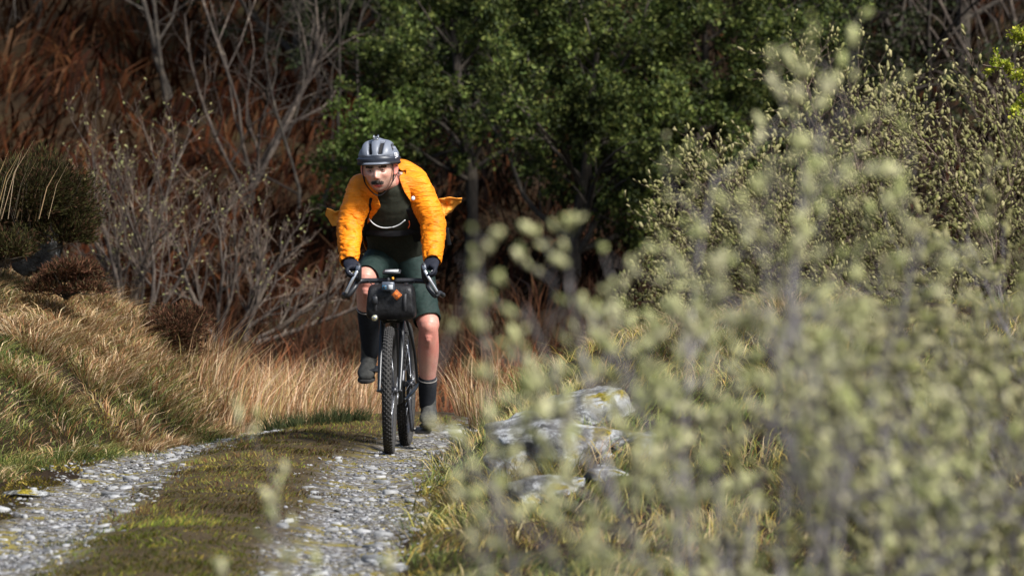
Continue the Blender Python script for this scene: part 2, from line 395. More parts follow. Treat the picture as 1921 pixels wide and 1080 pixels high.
for i in range(n):
    if fbm(xx[i] * 3, yy[i] * 1.4, 9.0, 2) > .08 - .10 * (uu[i] < 0) * (yy[i] < 27) and rng.rand() < .8: continue
    V, Fs = slabs[i % 10]; c, s = math.cos(i * 1.7), math.sin(i * 1.7)
    W = V * (sz[i] * 1.3, sz[i], sz[i] * .8); W = np.column_stack([W[:, 0] * c - W[:, 1] * s, W[:, 0] * s + W[:, 1] * c, W[:, 2] + W[:, 0] * rng.normal(0, .2)])
    v = .05 + .27 * vv[i] ** 1.5
    G.add(W + (xx[i], yy[i], zz[i] + .003), Fs, (v * 1.0, v * .99, v * (.95 + .09 * (i % 3 == 0))))
o = G.build('gravel', M['gravel'], track, smooth=False); tag(o, kind='stuff')

# ------------------------------------------------------------------ blades (grass, bracken fronds, sprigs)
def blades(base, h, w, az, lean, col, droop=.0, taper=.15):
    """3-level curved blades; lean 0..1.5 = horizontal reach / height"""
    n = len(base); b = np.asarray(base, float); d = np.column_stack([np.cos(az), np.sin(az), np.zeros(n)])
    tw = az + np.pi / 2 + np.random.RandomState(n).normal(0, .8, n)
    s = np.column_stack([np.cos(tw), np.sin(tw), np.zeros(n)])
    out = []
    for t, ww in ((0, 1.0), (.55, .8)):
        p = b + d * (h * lean * t ** 1.7)[:, None]; p[:, 2] += h * (t - droop * t * t)
        out += [p - s * (w * ww / 2)[:, None], p + s * (w * ww / 2)[:, None]]
    p = b + d * (h * lean)[:, None]; p[:, 2] += h * (1 - droop)
    out.append(p)
    V = np.stack(out, 1).reshape(-1, 3); k = np.arange(n)[:, None] * 5
    F4 = k + np.array([[0, 1, 3, 2]]); F3 = k + np.array([[2, 3, 4]])
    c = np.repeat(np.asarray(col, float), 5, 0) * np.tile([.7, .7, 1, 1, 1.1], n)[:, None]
    return V, [F4, F3], c
def pick(rs, n, cols, p=None, jit=.25):
    c = np.asarray(cols, float)[rs.choice(len(cols), n, p=p)]
    return c * (1 + rs.uniform(-jit, jit, (n, 1))) * (1 + rs.uniform(-.06, .06, (n, 3)))
STRAW = [(.50, .35, .19), (.40, .25, .12), (.62, .47, .29), (.26, .13, .06), (.17, .075, .035), (.24, .20, .07)]
TALL = [(.56, .36, .20), (.46, .26, .13), (.66, .48, .30), (.28, .13, .06), (.34, .27, .11)]
GREEN = [(.085, .115, .03), (.125, .145, .035), (.06, .09, .03), (.22, .20, .055), (.16, .17, .06)]
DULL = [(.11, .080, .028), (.065, .06, .02), (.13, .07, .034), (.075, .036, .02), (.20, .16, .045), (.12, .13, .03)]
RUST = [(.17, .055, .02), (.12, .035, .014), (.22, .085, .035), (.09, .035, .02), (.28, .14, .07)]
def patch(name, n, xr, yr, hr, wr, palette, seed, lean=(.2, .9), clump=.6, mask=None, mat='grass', wind=None, dz=0.0, droop=.15, height=H):
    rs = np.random.RandomState(seed); x = rs.uniform(*xr, n); y = rs.uniform(*yr, n)
    if mask is not None:
        k = mask(x, y, rs); x, y = x[k], y[k]
    n = len(x); q = fbm(x * 2.6, y * 2.6, seed * .37, 3)
    h = rs.uniform(*hr, n) * (1 + clump * q * 1.6); h = np.clip(h, hr[0] * .4, None)
    az = fbm(x * 1.4, y * 1.4, seed * .71 + 5, 2) * 7 + rs.normal(0, .7, n)
    if wind is not None: az = wind + rs.normal(0, 1.3, n) + fbm(x * 9, y * 9, 55.0, 2) * 12
    col = palette(x, y, rs) if callable(palette) else pick(rs, n, palette)
    col = col * (1 + .5 * fbm(x * 1.9, y * 1.9, seed * .13, 3))[:, None]
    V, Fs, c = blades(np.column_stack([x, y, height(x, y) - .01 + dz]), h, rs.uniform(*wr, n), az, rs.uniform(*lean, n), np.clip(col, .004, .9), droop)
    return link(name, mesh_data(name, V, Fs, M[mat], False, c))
def mixpal(a, b, w, rs):
    n = len(w); ca, cb = pick(rs, n, a), pick(rs, n, b); k = (rs.rand(n) < w)[:, None]
    return np.where(k, cb, ca)
# left bank
def m_bank(x, y, rs):
    d = bank_edge(y) - x
    return (d > -.10 - .12 * rs.rand(len(x))) 
def p_bank(x, y, rs):
    d = bank_edge(y) - x; q = fbm(x * 1.6, y * 1.6, 8.8, 3)
    gw = np.clip(1.25 - d / (.62 + .35 * (1 - sst(30, 32, y))) + q * 2.0, 0, 1) * (1 - sst(32.2, 34, y)) * .9 + .10 + .25 * (q > .15)
    c = mixpal(STRAW, GREEN, np.clip(gw, 0, .92), rs)
    return c
tag(patch('bank_grass', 120000, (-4.0, -1.4), (26.5, 36.5), (.05, .13), (.0035, .0065), p_bank, 21, (.2, 2.2), 1.4, m_bank, wind=-.6, droop=.45),
    'matted straw and green grass covering the left bank', 'grass', kind='stuff')
tag(patch('bank_turf', 34000, (-3.6, -1.5), (26.5, 34), (.025, .06), (.004, .008), lambda x, y, rs: mixpal(GREEN, STRAW, np.full(len(x), .25), rs), 28, (.3, 1.6), .6, lambda x, y, rs: (bank_edge(y) - x > -.25) & (bank_edge(y) - x < 1.0), droop=.3),
    'short green turf along the foot of the left bank', 'grass', kind='stuff')
# tall pale grass behind the track, left of the rider
def m_tall(x, y, rs):
    u = x - xc(y); return (u < -.62 - .15 * rs.rand(len(x))) & (x > -1.72 - .3 * rs.rand(len(x))) & (fbm(x * 2, y * 2, 4.4, 2) > -.32)
tag(patch('tall_grass', 15000, (-2.5, -.2), (33.9, 38.5), (.16, .38), (.004, .007), TALL, 22, (.05, .9), .7, m_tall, droop=.08),
    'tall upright straw-coloured grass behind the track beside the willow', 'grass', kind='stuff')
# middle strip
def m_mid(x, y, rs):
    u = x - xc(y); q = fbm(x * 2.6, y * 1.6, 6.5, 3)
    return (fbm(x * 7, y * 4, 3.5, 3) > -.17) & (np.abs(u + .02) < (.46 + .38 * q) * (1 - .3 * rs.rand(len(x))))
def p_mid(x, y, rs):
    q = fbm(x * 1.4, y * .9, 2.2, 2); w = np.clip((24.4 - y) / 1.6 + q * 2.2, .12, .8)
    return mixpal(DULL, [(.13, .17, .02), (.19, .21, .03), (.30, .24, .05), (.10, .12, .025)], w, rs)
tag(patch('strip_grass', 75000, (-2.0, -.2), (20.6, 35.2), (.012, .048), (.003, .006), p_mid, 23, (.3, 1.4), .7, m_mid, droop=.3, height=HT),
    'short brown and mossy green grass on the middle strip', 'grass', kind='stuff')
# moss and thin grass creeping over the ruts
def m_rut(x, y, rs):
    u = np.abs(x - xc(y)); q = fbm(x * 3, y * 1.4, 9.0, 2)
    return (u < 1.1) & (q > .0 - .10 * (x < xc(y)) * (y < 27))
tag(patch('rut_moss', 60000, (-2.6, .1), (20.6, 34.5), (.006, .018), (.005, .011), [(.28, .21, .04), (.20, .16, .035), (.34, .25, .06), (.13, .13, .03)], 29, (.3, 1.2), .3, m_rut, height=HT),
    'yellow moss creeping over the stones in the ruts', 'moss', kind='stuff')
# right verge and mound
def m_mound(x, y, rs):
    u = x - xc(y); return (u > .86 + .16 * rs.rand(len(x)))
def p_mound(x, y, rs):
    q = fbm(x * 1.3, y * 1.3, 1.4, 3); w = np.clip(.42 + q * 1.6, .08, .9)
    c = mixpal(GREEN, [(.42, .33, .17), (.30, .25, .09), (.36, .27, .06), (.24, .15, .06)], w, rs); return c * 1.15
tag(patch('mound_grass', 68000, (-.6, 4.2), (20.8, 36), (.05, .15), (.0035, .006), p_mound, 24, (.3, 1.5), 1.1, m_mound, droop=.35),
    'green and straw grass over the rocky mound right of the track', 'grass', kind='stuff')
# behind: dip and foot of the hill
def m_back(x, y, rs):
    u = x - xc(y); return (np.abs(u) > .95) | (y > 44)
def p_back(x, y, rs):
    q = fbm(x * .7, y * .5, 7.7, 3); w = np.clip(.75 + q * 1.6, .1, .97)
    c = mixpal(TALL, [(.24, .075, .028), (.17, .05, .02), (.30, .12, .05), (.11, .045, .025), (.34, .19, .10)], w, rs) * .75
    dk = sst(43, 47, y)[:, None]                 # shade towards the wood, painted into the blade colours
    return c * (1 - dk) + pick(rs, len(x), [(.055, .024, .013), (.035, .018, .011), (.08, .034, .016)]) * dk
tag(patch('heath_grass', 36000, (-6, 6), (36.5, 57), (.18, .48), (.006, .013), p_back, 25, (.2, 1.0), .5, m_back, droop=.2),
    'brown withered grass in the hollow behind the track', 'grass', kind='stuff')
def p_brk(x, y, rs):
    w = sst(-2.2, -.6, x * 56 / y) * .85          # rust bracken on the left, shade under the trees painted in as dark browns
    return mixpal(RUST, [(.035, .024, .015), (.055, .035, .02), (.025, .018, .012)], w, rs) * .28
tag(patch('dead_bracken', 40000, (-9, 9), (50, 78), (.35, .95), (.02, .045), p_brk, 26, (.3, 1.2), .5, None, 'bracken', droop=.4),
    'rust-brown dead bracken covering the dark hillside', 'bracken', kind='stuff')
# ------------------------------------------------------------------ woody plants
class Wood:
    def __init__(s): s.br = []; s.tips = []
UP = np.array([0, 0, 1.0])
def grow(T, rs, p, d, L, r, lvl, S, stem=0):
    k = S['seg'][lvl]; pts = [np.asarray(p, float)]; dirs = []; d = nrm(d)
    for i in range(k):
        d = nrm(d + rs.normal(0, S['wig'][lvl], 3) + UP * S['up'][lvl] + np.asarray(S.get('drift', (0, 0, 0))) * S.get('dk', .05)); pts.append(pts[-1] + d * L / k); dirs.append(d)
    pts = np.array(pts); T.br.append((lvl, pts, r, r * S['tip'][lvl], stem))
    if lvl == len(S['seg']) - 1: T.tips.append((pts, stem)); return
    n = S['n'][lvl]; t0 = S['t0'][lvl]
    for j in range(n):
        t = t0 + (1 - t0) * (j + rs.rand()) / n; f = t * k; i = min(int(f), k - 1)
        q = pts[i] + (pts[i + 1] - pts[i]) * (f - i); dl = dirs[i]
        pr = nrm(np.cross(dl, rs.normal(0, 1, 3))); a = S['ang'][lvl] * rs.uniform(.6, 1.3)
        grow(T, rs, q, dl * math.cos(a) + pr * math.sin(a), L * S['len'][lvl] * rs.uniform(.6, 1.2) * (1.15 - .5 * t), max(r * (1 - t * (1 - S['tip'][lvl])) * S['rr'][lvl], S.get('rmin', .001)), lvl + 1, S, stem)
def wood_geo(brs, sides):
    G = Geo(); by = {}
    for b in brs: by.setdefault((len(b[1]), sides[b[0]]), []).append(b)
    for (k, n), bl in by.items():
        C = np.array([b[1] for b in bl]); r0 = np.array([b[2] for b in bl]); r1 = np.array([b[3] for b in bl]); B = len(bl)
        T = nrm(np.gradient(C, axis=1)); ref = nrm(np.array([.31, .77, .22])); S = nrm(np.cross(T, ref)); O = np.cross(T, S)
        r = r0[:, None] + (r1 - r0)[:, None] * np.linspace(0, 1, k)[None]
        if n >= 7: r = r * (1 + .12 * np.random.RandomState(B + k).normal(0, 1, r.shape))
        th = np.arange(n) * 2 * math.pi / n
        V = C[:, :, None] + (S[:, :, None] * np.cos(th)[:, None] + O[:, :, None] * np.sin(th)[:, None]) * r[:, :, None, None]
        i, j = np.meshgrid(np.arange(k - 1), np.arange(n), indexing='ij'); j2 = (j + 1) % n
        f = np.stack([i * n + j, i * n + j2, (i + 1) * n + j2, (i + 1) * n + j], -1).reshape(-1, 4)
        F = (np.arange(B)[:, None, None] * (k * n) + f[None]).reshape(-1, 4)
        G.add(V.reshape(-1, 3), [F])
    return G
def leaves(P, D, L, W, col, rs, flat=False):
    n = len(P); D = nrm(D); s = nrm(np.cross(D, rs.normal(0, 1, (n, 3)))); nn = np.cross(D, s)
    if flat:                                    # far or tiny leaves: two triangles folded along the midrib
        o = nn * (L * .10)[:, None]; V = np.stack([P, P + D * (L * .45)[:, None] - s * (W / 2)[:, None] + o, P + D * L[:, None], P + D * (L * .45)[:, None] + s * (W / 2)[:, None] + o], 1).reshape(-1, 3)
        return V, [(np.arange(n)[:, None, None] * 4 + np.array([[[0, 1, 2], [0, 2, 3]]])).reshape(-1, 3)], np.repeat(col, 4, 0)
    a = P; c = P + D * L[:, None] * .5 + nn * (L * .12)[:, None]; e = P + D * L[:, None]
    l = P + D * (L * .45)[:, None] - s * (W / 2)[:, None]; r = P + D * (L * .45)[:, None] + s * (W / 2)[:, None]
    V = np.stack([a, l, c, r, e], 1).reshape(-1, 3); k = np.arange(n)[:, None, None] * 5
    F = (k + np.array([[[0, 1, 2], [0, 2, 3], [1, 4, 2], [2, 4, 3]]])).reshape(-1, 3)
    return V, [F], np.repeat(col, 5, 0)
def frames(D, rs):
    D = nrm(D); s = nrm(np.cross(D, rs.normal(0, 1, D.shape))); o = np.cross(D, s)
    return np.stack([s, o, D], -1)                    # columns
def along(tips, rs, n, lo=.15):
    i = rs.randint(0, len(tips), n); t = lo + (1 - lo) * rs.rand(n)
    P = np.empty((n, 3)); D = np.empty((n, 3))
    for k in range(n):
        p = tips[i[k]][0]; f = t[k] * (len(p) - 1); j = min(int(f), len(p) - 2)
        P[k] = p[j] + (p[j + 1] - p[j]) * (f - j); D[k] = p[j + 1] - p[j]
    return P, nrm(D)
def cat_shape(rs, nu=6, nv=4):
    V, F = sphere((0, 0, .5), (.26, .26, .55), nu, nv)
    q = vn(V[:, 0] * 6 + rs.rand() * 50, V[:, 1] * 6, V[:, 2] * 6); V = V + (V - (0, 0, .5)) * (.32 * q)[:, None]
    return V, F
_rs = np.random.RandomState(5); CATS = [cat_shape(_rs) for _ in range(5)]; FARCATS = [cat_shape(_rs, 3, 3) for _ in range(5)]
CAT_ME = {}
def cat_me(i, tone, c):
    k = (i, tone)
    if k not in CAT_ME:
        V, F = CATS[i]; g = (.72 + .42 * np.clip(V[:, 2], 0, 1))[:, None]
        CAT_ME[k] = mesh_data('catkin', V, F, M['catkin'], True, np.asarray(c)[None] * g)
    return CAT_ME[k]
def shrub_wood(root, T, nst, barkm, sides, twig_name='twigs', stemm=None):
    for s in range(nst):
        b = [x for x in T.br if x[0] == 0 and x[4] == s]
        if b: wood_geo(b, sides).build('stem', stemm or barkm, root)
    b = [x for x in T.br if x[0] == 1]
    if b: tag(wood_geo(b, sides).build('branches', stemm or barkm, root), kind='stuff')
    b = [x for x in T.br if x[0] >= 2]
    if b: tag(wood_geo(b, sides).build(twig_name, barkm, root), kind='stuff')

CATCOL = [(.44, .44, .215), (.50, .49, .26), (.34, .36, .15), (.55, .52, .31)]
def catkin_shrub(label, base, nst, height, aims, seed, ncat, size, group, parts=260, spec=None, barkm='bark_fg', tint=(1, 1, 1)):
    """many-stemmed willow: stems fan out from one stool towards `aims` (dx, dy, dz per stem, relative to base)"""
    rs = np.random.RandomState(seed); T = Wood()
    S = dict(seg=[7, 5, 4], wig=[.15, .18, .24], up=[.03, .08, .08], tip=[.35, .35, .4], n=[8, 5], t0=[.32, .15], ang=[.62, .7], len=[.42, .48], rr=[.55, .6], rmin=.0011)
    if spec: S.update(spec)
    for s in range(nst):
        a = np.asarray(aims[s % len(aims)], float) * rs.uniform(.85, 1.12) + rs.normal(0, .05, 3)
        L = np.linalg.norm(a); grow(T, rs, np.array(base) + (rs.normal(0, .05), rs.normal(0, .05), -.05), a + UP * .15 * L, L, .0052 * height * rs.uniform(.7, 1.2), 0, S, s)
    mz = max(b[1][:, 2].max() for b in T.br) - base[2]
    if mz > S.get('top', 9):                         # keep the bush to its height
        f = np.array([1, 1, S['top'] / mz]); b0 = np.array(base)
        T.br = [(l, (q - b0) * f + b0, r0, r1, st) for l, q, r0, r1, st in T.br]; T.tips = [((q - b0) * f + b0, st) for q, st in T.tips]
    if 'prune' in S:                                 # kept clear of the track side
        T.tips = [t for t in T.tips if t[0][:, 0].min() > S['prune'] + .09 * rs.rand() ** 2]; T.br = [b for b in T.br if b[0] < 2 and b[1][:, 0].min() > S['prune'] - .06] + [(2, t[0], .0014, .0006, t[1]) for t in T.tips]
    root = empty('willow_shrub', base); tag(root, label, 'shrub', group)
    for b in range(len(T.br)):
        l, p, r0, r1, st = T.br[b]; T.br[b] = (l, p - np.array(base), r0, r1, st)
    T.tips = [(p - np.array(base), s) for p, s in T.tips]
    shrub_wood(root, T, nst, M[barkm], [8, 5, 3])
    tp = T.tips + [(b[1], 0) for b in T.br if b[0] == 1][:len(T.tips) // 3]
    P, D = along(tp, rs, ncat, .25)
    ends = np.array([t[0][-1] for t in T.tips]); ed = np.array([t[0][-1] - t[0][-2] for t in T.tips])
    P = np.vstack([ends, P]); D = np.vstack([ed, D]); n = len(P)
    D = nrm(nrm(D) + rs.normal(0, .45, (n, 3)) + UP * .25); sc = size * rs.uniform(.45, 1.0, n) * np.where(rs.rand(n) < .25, 1.6, 1.0)
    Fm = frames(D, rs); order = rs.permutation(n); pr = set(order[:parts].tolist())
    G = Geo()
    for i in range(n):
        v = i % 5; tone = i % 4
        if i in pr:
            m = Matrix(Fm[i].tolist()).to_4x4()
            o = link('catkin', cat_me(v, (tone, tint), np.array(CATCOL[tone]) * tint), root); o.matrix_local = Matrix.Translation(P[i].tolist()) @ m @ Matrix.Diagonal((sc[i], sc[i], sc[i], 1))
        else:
            V, F = (FARCATS if base[1] > 30 else CATS)[v]; g = (.72 + .42 * np.clip(V[:, 2], 0, 1))[:, None]
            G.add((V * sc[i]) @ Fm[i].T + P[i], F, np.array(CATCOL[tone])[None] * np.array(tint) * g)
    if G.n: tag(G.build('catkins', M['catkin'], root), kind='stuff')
    return root
def gz(x, y): return float(H(x, y))
FG = 'catkin willows growing close in front of the lens'
catkin_shrub('blurred pale catkin willow with long bare grey stems leaning left, nearest the rider', (.52, 10.0, gz(.52, 10.0)), 13, 1.5,
    [(-.54, .05, 1.50), (-.42, .0, 1.36), (-.34, .1, 1.55), (-.20, -.1, 1.42), (-.10, -.05, 1.54), (.04, .1, 1.45), (-.60, .1, 1.26), (-.28, .2, 1.24), (0, 0, 1.24), (-.46, .1, 1.56)], 31, 800, .0255, FG, spec=dict(n=[8, 4], len=[.20, .5], t0=[.60, .15], ang=[.8, .75], prune=-.10, top=1.80))
catkin_shrub('sparse blurred catkin willow with bright tips, left part of the foreground thicket', (.40, 10.9, gz(.40, 10.9)), 9, 1.45,
    [(-.46, .05, 1.46), (-.32, .0, 1.34), (-.20, .1, 1.50), (-.50, -.1, 1.2), (-.08, 0, 1.40), (-.36, 0, 1.52)], 37, 480, .0265, FG, tint=(1.0, 1.0, 1.0), spec=dict(n=[8, 4], len=[.20, .5], t0=[.62, .2], ang=[.8, .75], prune=-.11, top=1.82))
catkin_shrub('dense blurred catkin willow filling the lower right corner', (1.12, 13.6, gz(1.12, 13.6)), 16, 1.4,
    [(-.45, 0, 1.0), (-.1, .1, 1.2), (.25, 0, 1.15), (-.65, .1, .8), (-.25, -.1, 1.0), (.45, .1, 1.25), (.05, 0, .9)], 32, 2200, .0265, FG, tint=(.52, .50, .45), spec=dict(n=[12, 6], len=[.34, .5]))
catkin_shrub('tall blurred catkin willow along the right edge', (1.05, 12.2, gz(1.05, 12.2)), 12, 1.6,
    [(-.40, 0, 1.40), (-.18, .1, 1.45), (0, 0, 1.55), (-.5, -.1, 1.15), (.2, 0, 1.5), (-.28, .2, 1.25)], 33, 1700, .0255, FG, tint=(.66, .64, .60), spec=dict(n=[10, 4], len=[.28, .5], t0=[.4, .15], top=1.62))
catkin_shrub('low blurred catkin willow in front of the lichen rocks', (.66, 11.6, gz(.66, 11.6)), 6, 1.1,
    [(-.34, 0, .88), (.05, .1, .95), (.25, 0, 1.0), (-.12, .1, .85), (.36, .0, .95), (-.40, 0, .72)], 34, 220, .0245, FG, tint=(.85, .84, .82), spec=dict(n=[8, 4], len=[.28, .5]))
catkin_shrub('small blurred willow sprigs reaching across the front wheel', (-.16, 11.0, gz(-.16, 11.0)), 6, .9,
    [(-.06, 0, 1.04), (-.27, .05, .86), (-.02, 0, .98), (.06, 0, .95), (-.10, .1, .90), (-.14, 0, 1.0)], 35, 90, .026, FG, spec=dict(n=[4, 2], len=[.16, .5], t0=[.6, .3]))
catkin_shrub('half-blurred catkin willow behind the dense corner bush, right of the mound', (1.95, 18.5, gz(1.95, 18.5)), 12, 1.7,
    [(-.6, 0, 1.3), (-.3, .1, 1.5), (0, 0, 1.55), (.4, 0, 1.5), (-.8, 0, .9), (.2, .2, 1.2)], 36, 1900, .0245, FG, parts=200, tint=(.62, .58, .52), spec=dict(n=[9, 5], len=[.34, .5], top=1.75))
MG = 'catkin willows behind the mound'
catkin_shrub('olive budding willow thicket behind the mound, with the tallest twigs', (2.35, 38.5, gz(2.35, 38.5)), 16, 2.4,
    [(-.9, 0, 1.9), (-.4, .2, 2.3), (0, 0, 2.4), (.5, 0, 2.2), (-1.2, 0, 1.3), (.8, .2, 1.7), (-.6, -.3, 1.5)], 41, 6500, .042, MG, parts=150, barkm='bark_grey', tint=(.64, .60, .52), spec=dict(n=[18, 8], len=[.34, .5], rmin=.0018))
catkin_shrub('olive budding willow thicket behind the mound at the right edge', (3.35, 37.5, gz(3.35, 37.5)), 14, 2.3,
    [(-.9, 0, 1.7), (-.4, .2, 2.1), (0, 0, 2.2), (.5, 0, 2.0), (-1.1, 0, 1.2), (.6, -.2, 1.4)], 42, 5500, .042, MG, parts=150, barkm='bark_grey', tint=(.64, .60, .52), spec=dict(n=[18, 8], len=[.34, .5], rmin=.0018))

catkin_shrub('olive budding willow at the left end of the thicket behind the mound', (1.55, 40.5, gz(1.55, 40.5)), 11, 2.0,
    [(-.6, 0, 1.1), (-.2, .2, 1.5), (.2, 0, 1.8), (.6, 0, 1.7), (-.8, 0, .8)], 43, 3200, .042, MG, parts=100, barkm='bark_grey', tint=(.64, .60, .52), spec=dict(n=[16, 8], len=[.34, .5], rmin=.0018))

# ---- bare grey willows left of the rider
def bare_shrub(name, label, base, nst, aims, seed, spec, r0, barkm, nbud=0, group=None, budcol=((.40, .38, .17), (.30, .30, .12))):
    rs = np.random.RandomState(seed); T = Wood(); b0 = np.array(base)
    for s in range(nst):
        a = np.asarray(aims[s % len(aims)], float) * rs.uniform(.85, 1.12) + rs.normal(0, .08, 3); L = np.linalg.norm(a)
        grow(T, rs, (rs.normal(0, .08), rs.normal(0, .08), -.05), a, L, r0 * rs.uniform(.7, 1.2), 0, spec, s)
    root = empty(name, base); tag(root, label, 'shrub' if 'shrub' in name else 'tree', group)
    shrub_wood(root, T, nst, M[barkm], [8, 5, 3, 3], stemm=M['bark_mid'] if name == 'willow_shrub' else None)
    if nbud:
        P, D = along(T.tips, rs, nbud, .4); D = nrm(D + rs.normal(0, .6, D.shape))
        V, F, c = leaves(P, D, rs.uniform(.015, .035, nbud), rs.uniform(.008, .018, nbud), pick(rs, nbud, budcol), rs)
        tag(link('buds', mesh_data('buds', V, F, M['leaf'], False, c), root), kind='stuff')
    return root, T
WS = dict(seg=[8, 6, 5, 4], wig=[.13, .16, .18, .2], up=[.09, .10, .08, .06], tip=[.3, .35, .4, .4], n=[7, 5, 4], t0=[.2, .12, .1], ang=[.6, .55, .55], len=[.55, .5, .48], rr=[.6, .6, .55], rmin=.0022)
WG = 'bare willows left of the rider'
bare_shrub('willow_shrub', 'bare grey willow with low twisted limbs spreading beside the rider', (-2.38, 47.5, gz(-2.38, 47.5)), 9,
    [(1.0, 0, .38), (.5, .3, .85), (0, 0, 1.05), (-.35, .2, .95), (.85, -.3, .68), (-.6, 0, .7), (.3, -.2, .95), (1.2, .2, .30)], 51, WS, .032, 'bark_grey', 350, WG)
bare_shrub('willow_shrub', 'bare upright willow with budding tips behind the left bank', (-3.15, 46.5, gz(-3.15, 46.5)), 9,
    [(-.25, 0, 1.45), (.1, .2, 1.55), (.45, 0, 1.35), (-.4, .3, 1.2), (.75, 0, 1.15), (.2, -.3, 1.35), (-.05, 0, 1.7)], 52, WS, .022, 'bark_grey', 900, WG)
# ---- bare trees at the edge of the wood
BS = dict(seg=[9, 7, 5, 4], wig=[.14, .2, .24, .25], up=[.10, .05, .03, .02], tip=[.3, .3, .35, .4], n=[6, 4, 3], t0=[.18, .15, .1], ang=[.75, .8, .75], len=[.60, .52, .5], rr=[.55, .5, .5], rmin=.0026)
TG = 'bare trees at the edge of the wood'
for k, (lab, px, Y, nst, aims, r0, bk) in enumerate([
    ('crooked bare grey tree forking low, left behind the rider', 455, 56.5, 4, [(-.7, 0, 2.2), (.5, .2, 2.8), (1.0, 0, 2.0), (.1, .3, 3.0)], .036, 'bark_mid'),
    ('pale bare tree leaning right just behind the rider and bare willow', 575, 55.5, 3, [(.7, 0, 2.6), (-.5, .3, 2.6), (.15, 0, 3.2)], .028, 'bark_dark'),
    ('dark straight bare trunk left of the crooked grey tree', 335, 60, 2, [(.1, 0, 4.2), (-.5, .2, 3.6)], .04, 'bark_dark'),
    ('dark bare tree under the green canopy above the mound', 1690, 58, 3, [(-.5, 0, 3.6), (.2, .3, 4.0), (.9, 0, 3.2)], .04, 'bark_dark'),
    ('pale bare branches of a tree in the top right corner', 1900, 60, 4, [(-1.4, 0, 2.6), (-.5, 0, 3.4), (.3, .2, 3.6), (-1.6, .2, 3.3)], .032, 'bark_mid'),
    ('thin dark bare tree at the far left on the bracken slope', 60, 62, 3, [(.2, 0, 3.0), (-.4, .2, 3.2), (.7, 0, 2.6)], .028, 'bark_dark')]):
    x = (px - 960.5) / FPX * Y
    bare_shrub('bare_tree', lab, (x, Y, gz(x, Y)), nst, aims, 60 + k, BS, r0, bk, 0, TG)

# ---- green trees of the wood
def leafy_tree(label, px, Y, h, crown, nleaf, seed, cols, lsize=.06, lean=(0, 0), trunk_r=.10, low=.15, group='leafy trees of the wood behind'):
    rs = np.random.RandomState(seed); T = Wood(); x = (px - 960.5) / FPX * Y
    S = dict(seg=[9, 7, 5, 4], wig=[.07, .15, .2, .25], up=[.06, .03, .0, -.02], tip=[.25, .3, .35, .4], n=[26, 7, 5], t0=[low, .2, .15], ang=[1.05, .75, .7], len=[crown, .5, .5], rr=[.42, .5, .5], rmin=.003)
    grow(T, rs, (0, 0, -.1), (lean[0], lean[1], 1), h, trunk_r, 0, S, 0)
    root = empty('leafy_tree', (x, Y, gz(x, Y))); tag(root, label, 'tree', group)
    wood_geo([b for b in T.br if b[0] == 0], [8]).build('trunk', M['bark_dark'], root)
    cr = wood_geo([b for b in T.br if 1 <= b[0] <= 2], [8, 5, 3, 3]).build('limbs', M['bark_dark'], root)
    P, D = along(T.tips, rs, nleaf, 0); P = P + rs.normal(0, .035, P.shape); D = nrm(D + rs.normal(0, .8, D.shape))
    tone = .8 + 1.1 * fbm(P[:, 0] * 1.6, P[:, 1] * 1.6, P[:, 2] * 1.6 + seed, 3)
    V, F, c = leaves(P, D, lsize * rs.uniform(.6, 1.3, nleaf), lsize * rs.uniform(.4, .75, nleaf), pick(rs, nleaf, cols) * np.clip(tone, .25, 2)[:, None], rs, True)
    tag(link('crown', mesh_data('crown', V, F, M['leaf'], False, c), root), kind='stuff')
    return root
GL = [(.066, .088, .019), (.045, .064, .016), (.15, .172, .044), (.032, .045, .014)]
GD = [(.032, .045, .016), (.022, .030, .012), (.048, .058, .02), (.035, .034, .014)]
GB = [(.09, .13, .024), (.065, .10, .02), (.13, .17, .04)]
leafy_tree("small bright green leafy tree right behind the rider's head", 700, 52.0, 1.9, .34, 5500, 71, GB, .05, trunk_r=.045, low=.35)
leafy_tree('dark green tree above the rider, left of the great green crown', 880, 53.5, 2.9, .46, 24000, 72, GL, .055, low=.42)
leafy_tree('great green leafy crown in the middle of the wood', 1070, 51.5, 2.6, .58, 36000, 73, GL, .055, low=.24)
leafy_tree('green leafy tree right of the great crown', 1275, 52.0, 2.6, .58, 34000, 74, GL, .052, low=.20)
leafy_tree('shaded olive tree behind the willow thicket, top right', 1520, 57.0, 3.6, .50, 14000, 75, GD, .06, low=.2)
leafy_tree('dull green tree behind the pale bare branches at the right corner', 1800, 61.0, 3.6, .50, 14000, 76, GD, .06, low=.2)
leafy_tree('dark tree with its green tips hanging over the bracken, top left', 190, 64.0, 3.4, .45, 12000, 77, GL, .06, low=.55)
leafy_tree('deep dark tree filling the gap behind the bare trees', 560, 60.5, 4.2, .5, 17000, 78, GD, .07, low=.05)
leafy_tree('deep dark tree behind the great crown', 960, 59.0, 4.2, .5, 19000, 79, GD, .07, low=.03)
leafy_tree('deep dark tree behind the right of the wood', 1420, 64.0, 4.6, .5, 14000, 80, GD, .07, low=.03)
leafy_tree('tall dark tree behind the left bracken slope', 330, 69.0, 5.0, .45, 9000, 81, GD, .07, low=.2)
leafy_tree('tall dark tree behind the tree right of the thicket', 1700, 67.0, 5.0, .5, 12000, 82, GD, .07, low=.05)

